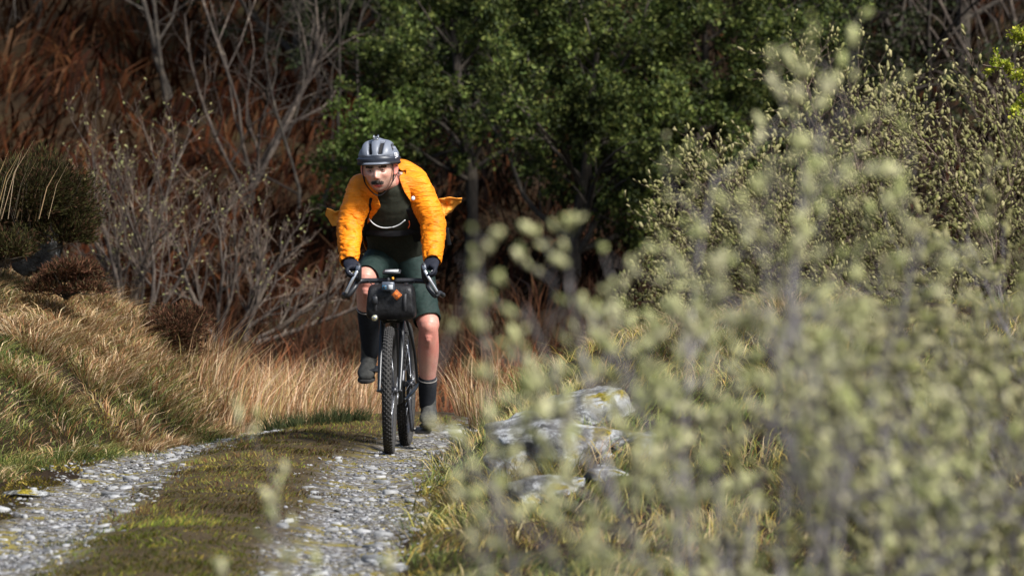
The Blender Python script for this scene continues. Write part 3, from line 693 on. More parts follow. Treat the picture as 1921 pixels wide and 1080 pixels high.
# ---- hawthorn twig at the right edge, in focus
def hawthorn():
    rs = np.random.RandomState(91); bx, by = 3.55, 32.2; b0 = np.array((bx, by, gz(bx, by))); T = Wood()
    S = dict(seg=[8, 6, 5], wig=[.08, .14, .2], up=[.02, .0, .03], tip=[.3, .3, .4], n=[5, 4], t0=[.35, .3], ang=[.7, .7], len=[.35, .5], rr=[.45, .5], rmin=.0015)
    root = empty('hawthorn_tree', b0); tag(root, 'fresh yellow-green hawthorn twigs reaching in at the right edge', 'tree')
    def to(px, py, Y): return np.array([(px - 960.5) / FPX * Y, Y, HC + (HORIZON - py) / FPX * Y]) - b0
    fork = np.array([-.06, 0, .95]); trunk = np.array([[0, 0, -.1], [.03, 0, .4], [-.02, .02, .75], fork])
    V, F = loft(trunk, [.06, .052, .046, .04], n=9, m=14); Geo().add(V, F).build('trunk', M['bark_grey'], root)
    for a, b, seed in ((to(2010, 175, 32.0), to(1842, 122, 31.9), 1), (to(1985, 205, 32.1), to(1898, 205, 32.0), 2), (to(2000, 120, 32.0), to(1896, 66, 31.9), 3)):
        pts = catmull(np.array([fork, (fork + a) / 2 + (.05, 0, .05), a, (a + b) / 2 + (0, 0, .03), b]), 14)
        T.br.append((0, pts, .016, .002, 0)); q = pts[7:]
        for i in range(1, len(q) - 1):
            for s in range(2):
                d = nrm(nrm(q[i + 1] - q[i]) + rs.normal(0, .55, 3)); L = rs.uniform(.05, .10); T.tips.append((np.array([q[i], q[i] + d * L * .5, q[i] + d * L]), 0))
    for q in [(.7, .2, .9), (.4, -.3, 1.2), (-.1, .4, 1.3), (.9, 0, .4)]: grow(T, rs, fork, np.array(q), 1.1, .025, 0, S, 0)
    wood_geo([b for b in T.br], [6, 4, 3]).build('limbs', M['bark_grey'], root)
    wood_geo([(2, t[0], .0025, .001, 0) for t in T.tips], [6, 4, 4]).build('twigs', M['bark_grey'], root)
    n = 5200; P, D = along(T.tips, rs, n, 0); P = P + rs.normal(0, .012, P.shape); D = nrm(D + rs.normal(0, 1, D.shape))
    V, F, c = leaves(P, D, rs.uniform(.015, .03, n), rs.uniform(.012, .022, n), pick(rs, n, [(.34, .37, .03), (.26, .31, .03), (.42, .42, .05)]), rs)
    tag(link('leaf_clusters', mesh_data('leaf_clusters', V, F, M['leaf'], False, c), root), kind='stuff')
hawthorn()

# ------------------------------------------------------------------ boulders
def boulder(label, px, py, Y, size, seed, name='boulder', group=None, squash=(1, 1, 1), rot=0.0):
    rs = np.random.RandomState(seed); V, F = sphere((0, 0, 0), 1, 44, 30)
    d = nrm(V); pl = nrm(rs.normal(0, 1, (16, 3))); off = rs.uniform(.55, .95, 16)
    r = np.min(np.where(d @ pl.T > .05, off / np.maximum(d @ pl.T, .05), 9), 1); r = np.minimum(r, 1.12)
    r = r * (1 + .16 * fbm(d[:, 0] * 2.2 + seed, d[:, 1] * 2.2, d[:, 2] * 2.2, 4) + .10 * fbm(d[:, 0] * 7, d[:, 1] * 7, d[:, 2] * 7 + seed, 4))
    V = d * r[:, None] * np.array(size) / 2
    if name == 'boulder':                       # sit it on the slope
        ts = np.linspace(20, 45, 1500); hit = np.where(HC + (HORIZON - py) / FPX * ts < H((px - 960.5) / FPX * ts, ts) + .02)[0]
        if len(hit): Y = float(ts[hit[0]])
    c = ((px - 960.5) / FPX * Y, Y + .04, HC + (HORIZON - py) / FPX * Y - (size[2] * .06 if name == 'boulder' else 0))
    o = link(name, mesh_data(name, V, F, M['rock_dark' if name == 'rock_outcrop' else 'rock'], True), None, c, (0, 0, rot)); tag(o, label, 'rock', group); return o
BG = 'lichen rocks on the mound'
boulder('largest lichen-white boulder on top of the mound outcrop', 1098, 772, 30.6, (.52, .6, .36), 1, group=BG)
boulder('dark mossy block left of the white boulder', 990, 805, 30.1, (.36, .45, .28), 2, group=BG, rot=.5)
boulder('low white lichen stone nearest the track verge', 957, 878, 29.0, (.28, .34, .22), 3, group=BG)
boulder('broad white-spotted slab below the white boulder', 1068, 848, 29.5, (.52, .5, .30), 4, group=BG)
boulder('sharp grey stone at the right end of the outcrop', 1190, 842, 29.8, (.30, .4, .22), 5, group=BG)
boulder('long low bedrock rib that the white boulders rise from', 1060, 838, 30, (.95, .7, .30), 15, group=BG, rot=.3)
boulder('half-buried stone at the foot of the outcrop', 1030, 925, 28.6, (.36, .34, .16), 6, group=BG)
boulder('small pale stone below the sharp grey stone', 1145, 890, 29.5, (.20, .2, .12), 13, group=BG)
boulder('dark rock face with white lichen under the heather on the bank', 64, 458, 33.45, (.34, .34, .36), 7, name='rock_outcrop')
boulder('small white stone wedged between the slab and the mossy block', 1010, 835, 29.5, (.12, .14, .09), 12, group=BG)
boulder('little pale chip beside the slab', 1140, 880, 29.5, (.13, .14, .09), 13, group=BG)
boulder('little white stone under the broad slab', 1085, 905, 29.5, (.10, .12, .07), 14, group=BG)
SG = 'loose stones at the foot of the left bank'
boulder('flat slate stone at the foot of the left bank', 128, 849, 30.9, (.13, .16, .05), 8, group=SG)
boulder('long pale slab on the left edge of the track', 40, 925, 27.3, (.26, .2, .05), 9, group=SG)
boulder('small rounded stone beside the flat slate stone', 176, 838, 31.5, (.06, .08, .05), 10, group=SG)

# ------------------------------------------------------------------ heather
def heather(label, px, py, Y, size, seed, cols, n, blen=.06):
    rs = np.random.RandomState(seed); c = np.array([(px - 960.5) / FPX * Y, Y, HC + (HORIZON - py) / FPX * Y])
    d = nrm(rs.normal(0, 1, (n, 3))); d[:, 2] = np.abs(d[:, 2]) * 1.0 - .25; d = nrm(d)
    rr = (.62 + .38 * rs.rand(n) ** .5) * (1 + .75 * fbm(d[:, 0] * 2.0 + seed, d[:, 1] * 2.0, d[:, 2] * 2.0, 4) + .10 * rs.normal(0, 1, n) * (rs.rand(n) < .12))
    L = 9; lc = rs.uniform(-1, 1, (L, 3)) * np.array(size) * (.30, .30, .26); lr = rs.uniform(.34, .62, L); k = rs.randint(0, L, n)
    P = d * (rr * lr[k])[:, None] * np.array(size) / 2 * 1.15 + lc[k]
    D = nrm(d + UP * .6 + rs.normal(0, .45, (n, 3)))
    root = empty('heather_bush', c - (0, 0, size[2] * .3)); tag(root, label, 'heather')
    P = P + (0, 0, size[2] * .3); col = pick(rs, n, cols, jit=.4)
    V, F, cc = leaves(P, D, blen * rs.uniform(.5, 1.4, n), blen * .22 * rs.uniform(.6, 1.4, n), col, rs, True)
    tag(link('sprigs', mesh_data('sprigs', V, F, M['heather'], False, cc), root), kind='stuff')
    T = Wood()
    for i in range(70):
        e = P[rs.randint(n)]; T.br.append((0, np.linspace((0, 0, -.02), e, 5) + rs.normal(0, .012, (5, 3)), .005, .0015, 0))
    wood_geo(T.br, [4]).build('stems', M['bark_dark'], root)
DK = [(.035, .035, .012), (.025, .022, .01), (.05, .045, .015), (.06, .032, .018)]
HB = [(.10, .048, .028), (.07, .032, .02), (.14, .07, .04), (.05, .04, .02)]
heather('big dark green heather cushion on the rock at the left edge', 62, 402, 33.45, (.98, .8, .78), 101, DK, 34000, .032)
heather('low dark heather tuft at the far left under the rock', 8, 462, 32.6, (.30, .3, .28), 105, DK, 6000, .03)
heather('brown faded heather below the rock on the bank', 125, 525, 33.0, (.46, .4, .24), 102, HB, 9000, .03)
heather('rusty brown heather where the bank drops to the willow', 305, 625, 34.3, (.52, .4, .42), 103, HB, 11000, .03)
heather('yellow-brown heather tuft on the right mound', 1430, 830, 29.6, (.22, .22, .18), 104, [(.30, .15, .04), (.22, .16, .04), (.14, .10, .03)], 1600, .05)

# ------------------------------------------------------------------ tussocks and rush clumps
def tussock(name, label, cat, group, px, py, Y, n, h, spread, cols, seed, lean=(.4, 1.4), w=(.003, .006), droop=.45):
    rs = np.random.RandomState(seed); x = (px - 960.5) / FPX * Y; z = HC + (HORIZON - py) / FPX * Y; z = min(z, gz(x, Y) + .25); z = max(z, gz(x, Y) - .02)
    a = rs.uniform(0, 6.28, n); r = spread * np.sqrt(rs.rand(n)) * .5
    base = np.column_stack([np.cos(a) * r, np.sin(a) * r, H(x + np.cos(a) * r, Y + np.sin(a) * r) - gz(x, Y) - .02])
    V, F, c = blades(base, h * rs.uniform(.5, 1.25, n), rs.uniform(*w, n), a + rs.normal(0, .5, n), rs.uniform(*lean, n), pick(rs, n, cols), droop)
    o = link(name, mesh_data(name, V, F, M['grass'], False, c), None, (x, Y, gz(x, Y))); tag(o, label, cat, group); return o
k = 200
for (px, Y, h, sp) in [(60, 31.6, .30, .30), (160, 31.8, .28, .28), (215, 32.6, .30, .30), (255, 32.0, .24, .26), (110, 32.6, .26, .30), (330, 33.2, .26, .28), (30, 30.8, .24, .26), (385, 33.8, .24, .26), (290, 32.9, .24, .24), (205, 31.5, .24, .26), (420, 34.3, .24, .24), (150, 33.2, .24, .28), (90, 31.0, .26, .3), (130, 30.6, .22, .26), (185, 32.2, .28, .26), (240, 33.2, .26, .24), (350, 33.0, .22, .24), (20, 32.0, .28, .3), (310, 32.3, .2, .22), (265, 31.6, .2, .22), (400, 33.3, .22, .22), (75, 32.2, .28, .26)]:
    tussock('grass_tussock', 'drooping straw tussock among the matted grass of the left bank', 'tussock', 'straw tussocks on the left bank', px, 0, Y, 420, h * .72, sp, STRAW, k); k += 1
ORD = ['leftmost', 'second from left', 'third from left', 'fourth from left', 'fifth from left', 'sixth from left', 'seventh from left', 'eighth from left', 'rightmost']
for i, (px, Y, h, sp) in enumerate([(530, 34.2, .15, .24), (575, 33.9, .13, .24), (620, 34.0, .14, .22), (660, 34.3, .13, .2)]):
    tussock('rush_clump', ['leftmost', 'second', 'third', 'rightmost'][i] + ' of four dark green rush clumps at the back of the middle strip', 'rushes', 'dark rush clumps on the middle strip', px, 0, Y, 330, h, sp, [(.035, .05, .02), (.05, .06, .025), (.08, .085, .035)], k, (.1, .8), droop=.1); k += 1
for i, (px, Y, h) in enumerate([(880, 35.6, .40), (905, 34.6, .42), (945, 35.2, .50), (985, 34.8, .40)]):
    tussock('reed_tuft', ['tuft nearest the rider', 'second', 'tallest, third', 'tuft nearest the mound'][i] + ' of four dry reed tufts right of the rider', 'reeds', 'dry reed tufts right of the rider', px, 0, Y, 130, h, .16, TALL, k, (.05, .7), droop=.05); k += 1
for i, (px, Y, h, sp) in enumerate(sorted([(1290, 32.4, .2, .3), (1375, 31.6, .22, .3), (1200, 31.9, .18, .3), (1480, 32.2, .22, .3), (1330, 30.4, .18, .26), (1150, 32.4, .18, .25), (1250, 30.8, .16, .25), (1560, 31.6, .2, .3), (1420, 30.9, .2, .26)])):
    tussock('grass_tussock', 'pale green and straw tussock on the right mound, ' + ORD[i] + ' of nine', 'tussock', 'tussocks on the right mound', px, 0, Y, 300, h, sp, GREEN + STRAW[:3], k, (.4, 1.3)); k += 1
for (px, py, Y, h, n) in [(8, 330, 33.0, .28, 12), (45, 335, 33.2, .24, 10)]:
    rs = np.random.RandomState(k); x = (px - 960.5) / FPX * Y; z = HC + (HORIZON - py) / FPX * Y; m = n
    V, F, c = blades(np.column_stack([rs.normal(0, .08, m), rs.normal(0, .06, m), np.full(m, -.25)]), h * rs.uniform(.9, 1.8, m), rs.uniform(.003, .0045, m), rs.uniform(-.4, .4, m), rs.uniform(.1, .45, m), pick(rs, m, STRAW[:3]), .02)
    o = link('grass_stalks', mesh_data('grass_stalks', V, F, M['grass'], False, c), None, (x, Y, z)); tag(o, 'long pale grass stalks sticking up behind the heather cushion, ' + ('at the picture edge' if px < 20 else 'over its top'), 'grass stalks', 'stalks over the heather'); k += 1
# ------------------------------------------------------------------ bicycle (local axes: x forward, y left, z up; origin on the ground under the cranks)
TH = R(-94); FX, FY = math.cos(TH), math.sin(TH); LX, LY = -math.sin(TH), math.cos(TH)
RX, RY = -.635, 32.0; RZ = float(H(-.65, 31.4)) + .012
def loc(px, py, xl):
    """local point that lies xl ahead of the cranks and is seen at photo position (px, py)"""
    a = (px - 960.5) / FPX
    yl = (a * (RY + xl * FY) - RX - xl * FX) / (LX - a * LY); Yw = RY + xl * FY + yl * LY
    return np.array([xl, yl, HC + (HORIZON - py) / FPX * Yw - RZ])
M['frame'] = simple('black_frame_paint', (.012, .013, .014), .35, 0, .2, 30, .05)
M['tyre'] = simple('dusty_tyre_rubber', (.030, .028, .026), .85, 0, .5, 60, .4, .002)
M['alloy'] = simple('brushed_alloy', (.55, .56, .58), .3, .9, .1, 60, .1, .001)
M['dark_metal'] = simple('dark_metal', (.06, .06, .065), .4, .7, .3, 50, .1, .001)
M['rubber'] = simple('hood_rubber', (.018, .018, .02), .6, 0, .3, 60, .2, .001)
M['silver_lever'] = simple('silver_lever', (.62, .64, .67), .28, .7, .1, 40, .05, .001)
M['bag'] = simple('coated_bag_fabric', (.009, .009, .010), .5, 0, .5, 18, .6, .012, spec=.35)
M['orange_patch'] = simple('orange_patch', (.72, .17, .02), .6, 0, .12, 60, .1)
M['black_plastic'] = simple('black_plastic', (.02, .021, .024), .45, 0, .2, 60, .1)
M['grey_plastic'] = simple('blue_grey_plastic', (.07, .085, .11), .4, 0, .2, 60, .1)
M['screen'] = simple('grey_screen', (.50, .52, .53), .25, 0, .08, 30, 0)
M['lens'] = simple('blue_lens', (.03, .10, .17), .15, 0, .2, 30, 0)
M['amber'] = simple('amber_plastic', (.75, .32, .02), .35, 0, .1, 30, 0)
M['reflector'] = simple('lamp_reflector', (.80, .72, .30), .2, .4, .15, 120, .2)
bike = empty('bicycle', (RX, RY, RZ), TH); tag(bike, 'black gravel bicycle with drop bars and knobbly tyres under the rider', 'bicycle')
WR, TR = .352, .027
def torus(c, R0, r, nu=72, nv=12, steer=None):
    u = np.linspace(0, 2 * math.pi, nu, endpoint=False); v = np.linspace(0, 2 * math.pi, nv, endpoint=False)
    U, V_ = np.meshgrid(u, v, indexing='ij'); rr = R0 + r * np.cos(V_)
    P = np.stack([rr * np.cos(U), r * np.sin(V_), rr * np.sin(U)], -1).reshape(-1, 3)
    i, j = np.meshgrid(np.arange(nu), np.arange(nv), indexing='ij'); i2, j2 = (i + 1) % nu, (j + 1) % nv
    return P, [np.stack([i * nv + j, i2 * nv + j, i2 * nv + j2, i * nv + j2], -1).reshape(-1, 4)]
def wheel(cx, front):
    w = empty('front_wheel' if front else 'rear_wheel', (cx, 0, WR)); w.parent = bike
    if front: w.rotation_euler = (0, 0, R(2.5))
    V, F = torus(0, WR - TR, TR, 90, 14); t = Geo().add(V, F).build('tyre', M['tyre'], w)
    G = Geo()
    for i in range(76):
        a = i * 2 * math.pi / 76
        for k, q in enumerate((-.92, -.46, 0, .46, .92)):
            aa = a + (.5 if k % 2 else 0) * 2 * math.pi / 76
            rad = WR - TR + math.cos(q * .95) * (TR + .0015); y = math.sin(q * .95) * (TR + .001)
            B, Fb = box((0, 0, 0), (.0115 if k % 2 else .014, .0085, .006)); B = B @ rotm(x=-q * .95).T
            B = B + (0, y, rad); B = B @ rotm(y=aa).T; G.add(B, Fb)
    G.build('tread_knobs', M['tyre'], w, smooth=False)
    V, F = torus(0, WR - 2 * TR - .004, .011, 72, 10); Geo().add(V, F).build('rim', M['dark_metal'], w)
    G = Geo()
    for i in range(28):
        a = i * 2 * math.pi / 28; s = 1 if i % 2 else -1; b = a + (.5 if (i // 2) % 2 else -.5)
        G.add(*tube([(.025 * math.cos(b), s * .028, .025 * math.sin(b)), ((WR - 2 * TR - .01) * math.cos(a), 0, (WR - 2 * TR - .01) * math.sin(a))], .0012, 5))
    G.build('spokes', M['alloy'], w)
    Geo().add(*loft([(0, -.05, 0), (0, -.03, 0), (0, 0, 0), (0, .03, 0), (0, .05, 0)], [.010, .026, .016, .026, .010], side=(1, 0, 0), n=16, m=16)).build('hub', M['dark_metal'], w)
    G = Geo(); V, F = torus(0, .07, .008, 48, 6); V = V * (1, .12, 1) + (0, .045, 0); G.add(V, F)
    for i in range(6):
        a = i * math.pi / 3; G.add(*box((.035 * math.cos(a), .045, .035 * math.sin(a)), (.065, .002, .007), rotm(y=-a)))
    G.build('disc_rotor', M['alloy'], w)
    return w
wheel(.60, True); wheel(-.43, False)
BB = np.array([0, 0, .28]); HT0, HT1 = np.array([.407, 0, .755]), np.array([.362, 0, .88])
def bpart(name, mat, *tubes, parent=bike, n=12):
    G = Geo()
    for pts, r in tubes: G.add(*loft(pts, r, n=n, m=max(6, 5 * len(pts)), side=(0, 1, 0) if abs(np.asarray(pts[-1], float) - np.asarray(pts[0], float))[1] < .1 else (1, 0, 0)))
    return G.build(name, mat, parent)
ST = np.array([-.165, 0, .80])
bpart('frame', M['frame'], ([HT0 + (0, 0, -.0), HT1], .024), ([HT0 + (-.01, 0, .03), BB], [.024, .024]), ([HT1 + (-.005, 0, -.02), ST], .018), ([BB, ST], .017), ([BB + (0, -.034, 0), BB + (0, .034, 0)], .024),
      ([BB + (-.03, .03, 0), (-.22, .062, .32), (-.43, .068, WR)], .010), ([BB + (-.03, -.03, 0), (-.22, -.062, .32), (-.43, -.068, WR)], .010),
      ([ST + (0, .012, -.02), (-.30, .055, .57), (-.43, .068, WR)], .008), ([ST + (0, -.012, -.02), (-.30, -.055, .57), (-.43, -.068, WR)], .008))
fk = bpart('fork', M['frame'], ([(.415, -.05, .735), (.41, 0, .745), (.415, .05, .735)], .019), ([(.413, .054, .735), (.50, .058, .55), (.60, .056, WR)], [.0165, .0145, .011]), ([(.413, -.054, .735), (.50, -.058, .55), (.60, -.056, WR)], [.0165, .0145, .011]))
bpart('axle', M['dark_metal'], ([(.60, -.066, WR), (.60, .066, WR)], .008))
bpart('brake_caliper', M['dark_metal'], ([(.555, .068, .405), (.53, .07, .455)], .014))
bpart('seatpost', M['frame'], ([ST, (-.225, 0, .95)], .0145))
bpart('stem', M['black_plastic'], ([(.355, 0, .90), (.340, 0, .945)], .017), ([(.345, 0, .93), (.385, 0, .948), (.425, 0, .958)], .0165))
G = Geo(); V, F = loft([(-.34, 0, .985), (-.28, 0, .985), (-.18, 0, .98), (-.08, 0, .978)], [.055, .07, .035, .02], [.018, .02, .016, .012], n=20, m=20); G.add(V, F); G.build('saddle', M['rubber'], bike)
# bars: tops are seen as one line; hoods in the riders hands, drops flare out
BARZ = .957
hoodR, hoodL = loc(672, 505, .515), loc(797, 504, .505)
dropR, dropL = loc(644, 556, .44), loc(829, 553, .42)
def barside(h, d):
    s = np.sign(h[1]); return [(.425, 0, BARZ), (.427, s * .10, BARZ), (.43, s * .17, BARZ - .002), (.455, h[1] + s * .012, BARZ - .012), (.50, h[1] + s * .02, BARZ - .035), (.515, (h[1] + d[1]) / 2 + s * .012, BARZ - .08), (.485, d[1] - s * .01, d[2] + .012), (.43, d[1], d[2]), (.385, d[1] + s * .003, d[2] - .002)]
bar = bpart('handlebar', M['black_plastic'], (barside(hoodR, dropR), .0145), (barside(hoodL, dropL), .0145), n=14)
for h, lt in ((hoodR, loc(650, 548, .53)), (hoodL, loc(820, 546, .52))):
    s = np.sign(h[1])
    hd = bpart('brake_hood', M['rubber'], ([(.445, h[1] + s * .010, BARZ + .004), (.475, h[1] + s * .008, BARZ + .010), (.505, h[1], BARZ + .016), (.528, h[1] - s * .004, h[2] + .008), (.540, h[1] - s * .004, h[2] + .024)], [.015, .017, .017, .0165, .012]))
    V, F = loft([(.543, h[1] - s * .004, h[2] + .022), (.549, h[1] - s * .001, h[2] + .006), (.550, h[1] + s * .003, h[2] - .006)], [.012, .013, .010], [.006, .006, .005], n=14, m=8); Geo().add(V, F).build('hood_cap', M['grey_plastic'], hd)
    a = np.array([.552, h[1] + s * .004, h[2] - .012]); b = np.array(lt); b[0] = .545
    V, F = loft([a, a * .55 + b * .45 + (.012, 0, 0), b], [.009, .008, .0085], [.006, .005, .006], n=12, m=14); Geo().add(V, F).build('brake_lever', M['silver_lever'], hd)
    V, F = loft([a + (-.010, s * .004, -.01), (a + b) / 2 + (-.002, s * .004, 0), b + (-.006, s * .003, -.012)], [.010, .010, .011], [.007, .006, .008], n=12, m=12); Geo().add(V, F).build('lever_blade', M['rubber'], hd)
# cables
G = Geo()
for s in (1, -1):
    G.add(*tube(catmull(np.array([(.43, s * .14, BARZ + .004), (.49, s * .10, .93), (.50, s * .06, .90), (.42, s * .03, .86), (.405, s * .03, .80)]), 20), .0025, 6, 20))
G.add(*tube(catmull(np.array([(.43, -.05, BARZ - .01), (.52, -.075, .84), (.515, -.03, .70), (.47, .055, .68), (.52, .066, .52), (.55, .07, .44)]), 26), .0027, 6, 26))
G.build('brake_cables', M['rubber'], bike)
comp = Geo().add(*box(loc(735, 510, .46), (.06, .10, .014), rotm(y=R(14)), .004)).build('bike_computer', M['black_plastic'], bike)
Geo().add(*box(loc(735, 510, .46) + (.002, 0, .008), (.045, .075, .002), rotm(y=R(14)))).build('computer_screen', M['screen'], comp)
bell = Geo().add(*sphere(loc(737, 522, .47), (.012, .008, .010), 14, 10)).build('amber_bell', M['amber'], bike)
# head lamp on a bracket from the fork crown
lp = loc(703, 596, .575)
lamp = Geo().add(*loft([lp + (-.045, 0, .004), lp + (-.03, 0, .002), lp + (-.004, 0, 0), lp + (.006, 0, 0)], [.010, .016, .0185, .0185], n=24, m=14)).build('head_lamp', M['alloy'], bike)
Geo().add(*sphere(lp + (.014, 0, 0), (.006, .0145, .0145), 20, 10)).build('lamp_lens', M['reflector'], lamp)
Geo().add(*tube([lp + (-.02, .012, -.004), (.50, -.03, lp[2] - .004), (.43, -.01, .742)], .005, 8)).add(*box((.452, .0, .742), (.018, .055, .010), None, .003)).build('lamp_bracket', M['alloy'], lamp)
# drive train
crank_a = R(96)                                       # right crank, measured from forward
for s in (-1, 1):
    a = crank_a if s < 0 else crank_a + math.pi
    e = BB + np.array([math.cos(a) * .172, s * .075, math.sin(a) * .172])
    c = bpart('crank', M['dark_metal'], ([BB + (0, s * .055, 0), e], [.014, .011]))
    p = Geo().add(*box(e + (0, s * .062, 0), (.095, .09, .018), rotm(y=R(12)), .006)).add(*tube([e, e + (0, s * .11, 0)], .006, 8)).build('pedal', M['black_plastic'], c)
G = Geo(); V, F = torus(0, .082, .006, 60, 6); G.add(V * (1, .35, 1) + BB + (0, -.045, 0), F)
for i in range(4): a = i * math.pi / 2 + .4; G.add(*box(BB + (.04 * math.cos(a), -.045, .04 * math.sin(a)), (.08, .004, .016), rotm(y=-a)))
G.build('chainring', M['dark_metal'], bike)
G = Geo(); V, F = torus(0, .055, .012, 40, 6); G.add(V * (1, 1.0, 1) + (-.43, -.04, WR), F); V, F = torus(0, .035, .012, 40, 6); G.add(V + (-.43, -.045, WR), F); G.build('cassette', M['dark_metal'], bike)
G = Geo(); G.add(*tube([(.0, -.045, .365), (-.43, -.045, WR + .055)], .004, 6)).add(*tube([(.0, -.045, .196), (-.40, -.045, .235), (-.43, -.045, .27)], .004, 6)); G.build('chain', M['dark_metal'], bike)
G = Geo(); G.add(*box((-.42, -.06, .265), (.03, .02, .09), rotm(y=.3), .006)); G.build('rear_derailleur', M['dark_metal'], bike)

# ---- bag strapped below the bars
bag = empty('handlebar_bag', (RX, RY, RZ), TH); tag(bag, 'black roll bag with an orange diamond patch strapped under the handlebar', 'bag')
bl, br = loc(690, 566, .50), loc(779, 566, .50); bc = (bl + br) / 2; hw = (br[1] - bl[1]) / 2
V, F = loft([bc + (0, -hw, .0), bc + (0, -hw + .006, 0), bc + (0, -hw + .03, 0), bc + (0, 0, 0), bc + (0, hw - .03, 0), bc + (0, hw - .006, 0), bc + (0, hw, 0)], [.05, .078, .090, .092, .090, .078, .05], [.055, .083, .096, .099, .096, .083, .055], side=(1, 0, 0), n=40, m=40, power=3.6, dome=False)
q = fbm(V[:, 0] * 18, V[:, 1] * 14, V[:, 2] * 18, 3); V = V + nrm((V - bc) * (1, .2, 1)) * (.009 * q)[:, None]
V[:, 1] = bc[1] + (V[:, 1] - bc[1]) * (1 - .10 * np.clip((bc[2] - V[:, 2]) / .1, -1, 1) * -1 * .5)
Geo().add(V, F).build('bag_body', M['bag'], bag)
fx = bc[0] + .093
for s in (-1, 1):
    a = np.linspace(0, 2 * math.pi, 33)[:-1]
    P = np.array([(bc[0] + .0965 * math.cos(t), bc[1] + s * hw * .62, bc[2] + .101 * math.sin(t)) for t in a]); W = []
    for k in (-.010, .010): W.append(P + (0, k, 0))
    for k in (-.010, .010): W.append((P - (bc[0], 0, bc[2])) * (1.035, 1, 1.035) + (bc[0], k, bc[2]))
    n = 32; i = np.arange(n); i2 = (i + 1) % n; Vv = np.vstack(W)
    Ff = np.vstack([np.stack([i + 2 * n, i2 + 2 * n, i2 + 3 * n, i + 3 * n], -1), np.stack([i, i2, i2 + 2 * n, i + 2 * n], -1), np.stack([i + 3 * n, i2 + 3 * n, i2 + n, i + n], -1)])
    Geo().add(Vv, [Ff]).build('strap', M['rubber'], bag)
    if s < 0: 
        b = Geo().add(*box((bc[0] + .106, bc[1] + s * hw * .62, bc[2] + .012), (.016, .030, .042), None, .005)).build('buckle', M['black_plastic'], bag)
# orange diamond with its frame line and bird-like mark
pc = loc(744, 553, fx + .019); nrmx = R(-4)
def diamond(s, x): return np.array([(x, 0, s), (x, s, 0), (x, 0, -s), (x, -s, 0)])
G = Geo(); V = np.vstack([diamond(.030, 0), diamond(.0285, .003)]); F = [np.array([[4, 5, 6, 7]]), ] ; sd = np.array([[i, (i + 1) % 4, 4 + (i + 1) % 4, 4 + i] for i in range(4)])
patch_o = Geo().add(V + pc, [np.vstack([F[0], sd])]).build('patch', M['orange_patch'], bag, smooth=False)
G = Geo()
for i in range(4):
    a, b = diamond(.0255, .0042)[i], diamond(.0255, .0042)[(i + 1) % 4]; G.add(*tube([a + pc, b + pc], .0008, 6))
for pts in ([(-.013, .004), (-.006, .001), (0, -.004), (.006, .001), (.013, .004)], [(-.008, -.010), (-.002, -.005), (0, -.004)], [(.008, -.010), (.002, -.005), (0, -.004)]):
    G.add(*tube(catmull(np.array([(.0042, y, z) for y, z in pts]) + pc, 12), .0011, 6, 12))
G.build('patch_emblem', M['black_plastic'], patch_o)
# ---- action camera above the bag
ac = empty('action_camera', (RX, RY, RZ), TH); tag(ac, 'small blue-grey action camera clipped to the handlebar above the bag', 'camera')
cc = loc(728, 537, fx + .022)
body = Geo().add(*box(cc, (.032, .070, .050), None, .006)).build('camera_body', M['grey_plastic'], ac)
Geo().add(*box(cc + (.0175, .0155, -.004), (.003, .024, .026), None, .001)).build('front_screen', M['screen'], ac)
lb = Geo().add(*box(cc + (.019, -.0195, -.005), (.006, .024, .024), None, .002)).build('lens_block', M['lens'], ac)
Geo().add(*sphere(cc + (.0225, -.0195, -.005), (.003, .007, .007), 16, 8)).build('lens', M['black_plastic'], lb)
Geo().add(*box(cc + (.0165, .018, .017), (.001, .018, .004))).build('name_strip', M['screen'], ac)
Geo().add(*box(cc + (-.01, 0, .034), (.012, .014, .022), None, .002)).add(*tube([cc + (-.012, 0, .042), (.44, cc[1], .95)], .006, 8)).build('mount', M['black_plastic'], ac)
# ------------------------------------------------------------------ the rider
def remesh(parts, voxel, smooth=2):
    G = Geo()
    for V, F in parts: G.add(V, F)
    V, Fs = G.arrays(); me = mesh_data('tmp', V, Fs); o = bpy.data.objects.new('tmp', me); COL.objects.link(o)
    m = o.modifiers.new('r', 'REMESH'); m.mode = 'VOXEL'; m.voxel_size = voxel
    dg = bpy.context.evaluated_depsgraph_get(); ev = o.evaluated_get(dg); me2 = ev.to_mesh()
    n = len(me2.vertices); V = np.empty(n * 3); me2.vertices.foreach_get('co', V); V = V.reshape(-1, 3)
    F = np.empty(len(me2.polygons) * 4, np.int32); me2.loops.foreach_get('vertex_index', F); F = F.reshape(-1, 4)
    e = np.empty(len(me2.edges) * 2, np.int32); me2.edges.foreach_get('vertices', e); e = e.reshape(-1, 2)
    ev.to_mesh_clear(); bpy.data.objects.remove(o); bpy.data.meshes.remove(me)
    deg = np.bincount(e.ravel(), minlength=n)[:, None]
    for k in range(smooth):
        s = np.zeros_like(V)
        for ax in range(3): s[:, ax] = np.bincount(e[:, 0], V[e[:, 1], ax], n) + np.bincount(e[:, 1], V[e[:, 0], ax], n)
        V = V * .45 + s / deg * .55
    return V, F
def normals(V, F):
    fn = np.cross(V[F[:, 2]] - V[F[:, 0]], V[F[:, 3]] - V[F[:, 1]]); N = np.zeros_like(V)
    for k in range(4):
        for ax in range(3): N[:, ax] += np.bincount(F[:, k], fn[:, ax], len(V))
    return nrm(N)
def compact(V, F, keep, col=None):
    F = F[keep]; u, inv = np.unique(F.ravel(), return_inverse=True); return V[u], inv.reshape(-1, 4), u
